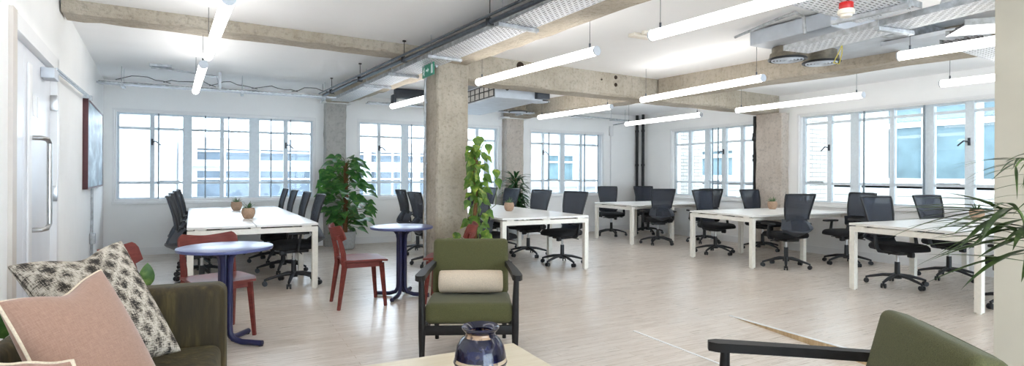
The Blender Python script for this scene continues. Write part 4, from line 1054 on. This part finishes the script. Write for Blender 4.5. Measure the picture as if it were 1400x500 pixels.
cushion([(-0.45, 2.21, 0.43), (-0.205, 2.60, 0.41), (-0.445, 2.76, 0.885), (-0.665, 2.40, 0.85)], 0.17, M['pink'], 'blush pink cushion with cream piping before the patterned one', 0.14, M['piping'])
cushion([(-0.47, 1.93, 0.39), (-0.24, 1.83, 0.39), (-0.39, 2.01, 0.735), (-0.61, 2.115, 0.73)], 0.10, M['pink'], 'pale pink cushion only just showing at the bottom corner', -0.05, M['piping'])

# ------------------------------------------------------------------ plants
def rand_dir(rnd, e0, e1):
    a = rnd.uniform(0, 2 * PI); e = rnd.uniform(e0, e1); return Vector((math.cos(a) * math.cos(e), math.sin(a) * math.cos(e), math.sin(e)))
def monstera(x, y, label):
    rnd = random.Random(11); t = thing('split_leaf_plant', label, 'plant', (x, y, 0))
    m = MB(); m.lathe([(0.13, 0), (0.15, 0.02), (0.18, 0.28), (0.185, 0.30), (0.17, 0.30), (0.165, 0.26), (0.02, 0.25)], n=32); obj('pot', m, M['pot_grey'], t)
    m = MB(); m.tube([(0, 0, 0.24), (0.01, 0, 0.9), (0.0, 0.0, 1.47)], 0.038, 12); obj('moss_pole', m, M['pole'], t)
    st = MB(); lf = MB()
    for k in range(150):
        z = rnd.uniform(0.30, 1.46); a = rnd.uniform(0, 2 * PI); f = (z - 0.3) / 1.15; rr = rnd.uniform(0.10, 0.31) * (0.75 + 0.7 * math.sin(PI * min(1, f * 1.05)))
        d = Vector((math.cos(a), math.sin(a) * 0.75 - 0.25, 0)); p0 = Vector((0, 0, z)); p1 = p0 + d * rr + Vector((0, 0, rnd.uniform(0.02, 0.16)))
        if p1.y + y > YB - 0.27: continue
        st.tube([p0, (p0 + p1) / 2 + Vector((0, 0, 0.05)), p1], 0.005, 5)
        ld = (d + Vector((rnd.uniform(-.4, .4), rnd.uniform(-.7, -.05), rnd.uniform(-0.7, 0.1)))).normalized(); L = rnd.uniform(0.16, 0.27)
        if (p1 + ld * L).y + y > YB - 0.3: ld.y = -abs(ld.y)
        lf.leaf(p1, ld, (0, -0.6, 1), L, L * 0.74, rnd.uniform(0.4, 1.1), 'heart', 0.15, 7, rnd.uniform(-.4, .4))
    obj('stems', st, M['stem'], t); obj('foliage', lf, M['leaf_monstera'], t)
monstera(1.84, 9.72, 'tall split leaf plant on a coir pole before the grey pier')
def pothos(x, y, label):
    rnd = random.Random(23); t = thing('trailing_plant', label, 'plant', (x, y, 0))
    m = MB(); m.lathe([(0.10, 0), (0.12, 0.02), (0.145, 0.24), (0.15, 0.26), (0.135, 0.26), (0.13, 0.22), (0.02, 0.21)], n=32); obj('pot', m, M['pot_white'], t)
    m = MB(); m.tube([(0, 0, 0.2), (0.0, 0, 1.5)], 0.024, 10); obj('moss_pole', m, M['pole'], t)
    st = MB(); lf = MB()
    for s in range(5):
        ph = s * 1.26; st.tube([(0.05 * math.cos(ph + k * .5), 0.05 * math.sin(ph + k * .5), 0.25 + k * 0.13) for k in range(10 + s % 2)], 0.005, 5)
    st.tube([(0.03, 0, 1.42), (0.06, -0.03, 1.58), (0.10, -0.04, 1.66), (0.13, -0.05, 1.58)], 0.005, 5); st.tube([(0, 0, 1.45), (0.02, 0, 1.62), (-0.0, -0.03, 1.7)], 0.005, 5); st.tube([(0.02, -0.02, 0.8), (0.2, -0.1, 0.95), (0.22, -0.1, 1.3)], 0.004, 5)
    st.tube([(0, -0.02, 0.5), (-0.2, -0.02, 0.62), (-0.32, 0.0, 0.58)], 0.004, 5)
    for k in range(118):
        z = 0.30 + 1.32 * rnd.random() ** 0.95; a = rnd.uniform(-PI, PI); wide = 0.20 if z < 0.75 else (0.13 if z < 1.2 else 0.10); rr = rnd.uniform(0.02, wide)
        p = Vector((rr * math.cos(a) + 0.02, rr * math.sin(a) - 0.03, z)); d = Vector((math.cos(a) * 0.7, math.sin(a) * 0.6 - 0.35, rnd.uniform(-1.3, -0.3))).normalized()
        L = rnd.uniform(0.085, 0.145); q = p + d * L
        if x + q.x < 2.55 and y + q.y > 5.83: continue
        lf.leaf(p, d, (0.2 * math.cos(a), -0.9, 0.5), L, L * 0.8, rnd.uniform(0.1, 0.7), 'heart', 0.12, 7, rnd.uniform(-.6, .6))
    for p in ((0.13, -0.05, 1.62), (0.2, -0.1, 1.34), (0.22, -0.1, 1.24), (-0.3, 0, 0.6), (-0.22, -0.02, 0.66), (0.04, -0.03, 1.70), (0.0, -0.04, 1.68)):
        lf.leaf(p, (rnd.uniform(-.3, .4), -0.35, -1), (0, -0.9, 0.5), 0.13, 0.105, 0.3, 'heart', 0.12, 7)
    obj('stems', st, M['stem'], t); obj('foliage', lf, M['leaf_pothos'], t)
pothos(2.44, 5.56, 'trailing variegated climber on a pole beside the free concrete column')
def dracaena(x, y, label):
    rnd = random.Random(31); t = thing('cane_plant', label, 'plant', (x, y, 0))
    m = MB(); m.lathe([(0.14, 0), (0.16, 0.02), (0.19, 0.34), (0.195, 0.36), (0.18, 0.36), (0.175, 0.32), (0.02, 0.31)], n=32); obj('pot', m, M['pot_grey'], t)
    for cx, cy, h in ((0, 0, 1.22), (0.07, 0.03, 0.95), (-0.06, -0.04, 0.7)):
        m = MB(); m.tube([(cx, cy, 0.3), (cx, cy, h)], 0.02, 10); c = obj('cane', m, M['trunk'], t)
        lf = MB()
        for k in range(80):
            f = rnd.random(); z = h - 0.42 + 0.45 * f; d = rand_dir(rnd, -0.1, 0.55 + 0.7 * f); L = rnd.uniform(0.24, 0.40)
            if d.y * L + cy + y > YB - 0.26: d.y = -abs(d.y)
            lf.leaf((cx + d.x * 0.02, cy + d.y * 0.02, z), d, (0, 0, 1), L, rnd.uniform(0.042, 0.06), rnd.uniform(0.5, 1.5), 'strap', 0.3, 7)
        obj('foliage', lf, M['leaf_dracaena'], c)
dracaena(5.12, 9.68, 'bushy upright green cane plant before the pinkish pier')
def palm(x, y, label):
    rnd = random.Random(41); t = thing('palm_plant', label, 'plant', (x, y, 0))
    m = MB(); m.lathe([(0.12, 0), (0.135, 0.02), (0.155, 0.3), (0.16, 0.32), (0.145, 0.32), (0.14, 0.28), (0.02, 0.27)], n=32); obj('pot', m, M['pot_white'], t)
    V = [((-0.02, 0.01), (-0.15, 0.08), 1.19, 0), ((0, 0), (-0.10, 0.06), 1.38, 0), ((0.01, 0.01), (-0.13, 0.03), 1.12, 0), ((0, 0), (0.22, 0.05), 1.45, 0), ((0, 0), (0.28, -0.22), 1.3, 0), ((0, 0), (0.05, -0.34), 1.2, 0), ((0, 0), (0.34, -0.05), 1.15, 0)]
    for (b, e, top, lean) in V:
        p0 = Vector((b[0], b[1], 0.27)); p3 = Vector((e[0], e[1], top - 0.06)); p1 = p0 + Vector((e[0] * 0.08, e[1] * 0.08, (top - 0.27) * 0.9)); p2 = Vector((e[0] * 0.55, e[1] * 0.55, top + 0.05))
        pts = []
        for i in range(19):
            s = i / 18; pts.append(p0 * (1 - s) ** 3 + p1 * 3 * s * (1 - s) ** 2 + p2 * 3 * s * s * (1 - s) + p3 * s ** 3)
        m = MB(); m.tube(pts, [0.009 - 0.006 * i / 18 for i in range(19)], 7); fr = obj('frond_stem', m, M['stem'], t)
        lf = MB(); side = e[0] * ER.x + e[1] * ER.y
        for i in range(8, 19):
            tg = (pts[min(i + 1, 18)] - pts[i - 1]).normalized(); hz = Vector((tg.x, tg.y, 0)).normalized(); sd = hz.cross(Vector((0, 0, 1)))
            for s in (-1, 1):
                if top < 1.3: d = (hz * rnd.uniform(0.9, 1.3) + sd * s * rnd.uniform(0.25, 0.8) + Vector((0, 0, rnd.uniform(-0.22, 0.38)))).normalized(); L, W, b_ = rnd.uniform(0.30, 0.43), rnd.uniform(0.026, 0.040), rnd.uniform(0.2, 0.65)
                else: d = (hz * rnd.uniform(0.6, 1.1) + sd * s * rnd.uniform(0.4, 1.0) + Vector((0, 0, rnd.uniform(-0.3, 0.2)))).normalized(); L, W, b_ = rnd.uniform(0.16, 0.24), rnd.uniform(0.010, 0.016), rnd.uniform(0.3, 0.9)
                lf.leaf(pts[i], d, (0, 0, 1), L, W, b_, 'blade', 0.3, 8)
        obj('leaflets', lf, M['leaf_palm'], fr)
palm(2.80, 0.93, 'arching palm with narrow leaflets reaching in beside the putty wall')
def leafy(x, y, label, leaves, seed):
    rnd = random.Random(seed); t = thing('striped_leaf_plant', label, 'plant', (x, y, 0))
    m = MB(); m.lathe([(0.05, 0), (0.058, 0.01), (0.07, 0.2), (0.072, 0.22), (0.064, 0.22), (0.062, 0.19), (0.01, 0.18)], n=24); obj('pot', m, M['pot_white'], t)
    st = MB(); lf = MB()
    for (dx, dy, z, L, W, b) in leaves:
        p = Vector((dx, dy, z)); st.tube([(0, 0, 0.19), (dx * 0.4, dy * 0.4, z * 0.6), p], 0.005, 5)
        lf.leaf(p, Vector((dx * 0.6, dy * 0.6 - 0.03, 0.2)).normalized(), (0.25, -0.9, 0.3), L, W, b, 'oval', 0.2, 8)
    obj('stems', st, M['stem'], t); obj('foliage', lf, M['leaf_cal'], t)
leafy(-0.445, 3.88, 'striped leaf plant standing behind the sofa arm, one leaf rising', [(0.03, 0.03, 0.60, 0.15, 0.085, 0.1), (-0.05, 0.03, 0.5, 0.12, 0.06, 0.6), (0.02, -0.05, 0.45, 0.12, 0.06, 0.7)], 51)
leafy(-0.895, 3.50, 'leafy plant squeezed between the sofa back and door', [(0.05, 0.06, 0.64, 0.14, 0.035, 0.6), (0.03, -0.08, 0.53, 0.13, 0.06, 0.5), (-0.02, -0.10, 0.50, 0.14, 0.07, 0.6), (0.04, -0.04, 0.46, 0.12, 0.06, 0.5)], 52)

# ------------------------------------------------------------------ daylight and camera
world = bpy.data.worlds.new('daylight'); scene.world = world; world.use_nodes = True
wt = world.node_tree; wt.nodes.clear()
wo = wt.nodes.new('ShaderNodeOutputWorld'); bg = wt.nodes.new('ShaderNodeBackground'); bg.inputs[0].default_value = (0.80, 0.90, 1.0, 1); bg.inputs[1].default_value = 4.6
wt.links.new(bg.outputs[0], wo.inputs[0])
sl = bpy.data.lights.new('sun', 'SUN'); sl.energy = 1.3; sl.angle = R(1.5); sl.color = (1.0, 0.96, 0.9)
so_ = bpy.data.objects.new('sun', sl); COL.objects.link(so_); so_.rotation_euler = Vector((0.62, 0.55, -0.75)).to_track_quat('-Z', 'Y').to_euler()

cd = bpy.data.cameras.new('camera'); cam = bpy.data.objects.new('camera', cd); COL.objects.link(cam)
cd.sensor_fit = 'HORIZONTAL'; cd.sensor_width = 36.0; cd.lens = 36.0 * 755 / 1400; cd.shift_y = -11.0 / 1400; cd.clip_start = 0.05; cd.clip_end = 200
base = Euler((R(90), 0, R(-27.5))).to_matrix().to_4x4()
cam.matrix_world = Matrix.Translation((0, 0, 1.28)) @ base @ Matrix.Rotation(0.0048, 4, 'Z')
scene.camera = cam
vs = scene.view_settings
vs.view_transform = 'Standard'; vs.look = 'None'; vs.gamma = 1.0; vs.exposure = 1.2; vs.use_curve_mapping = False
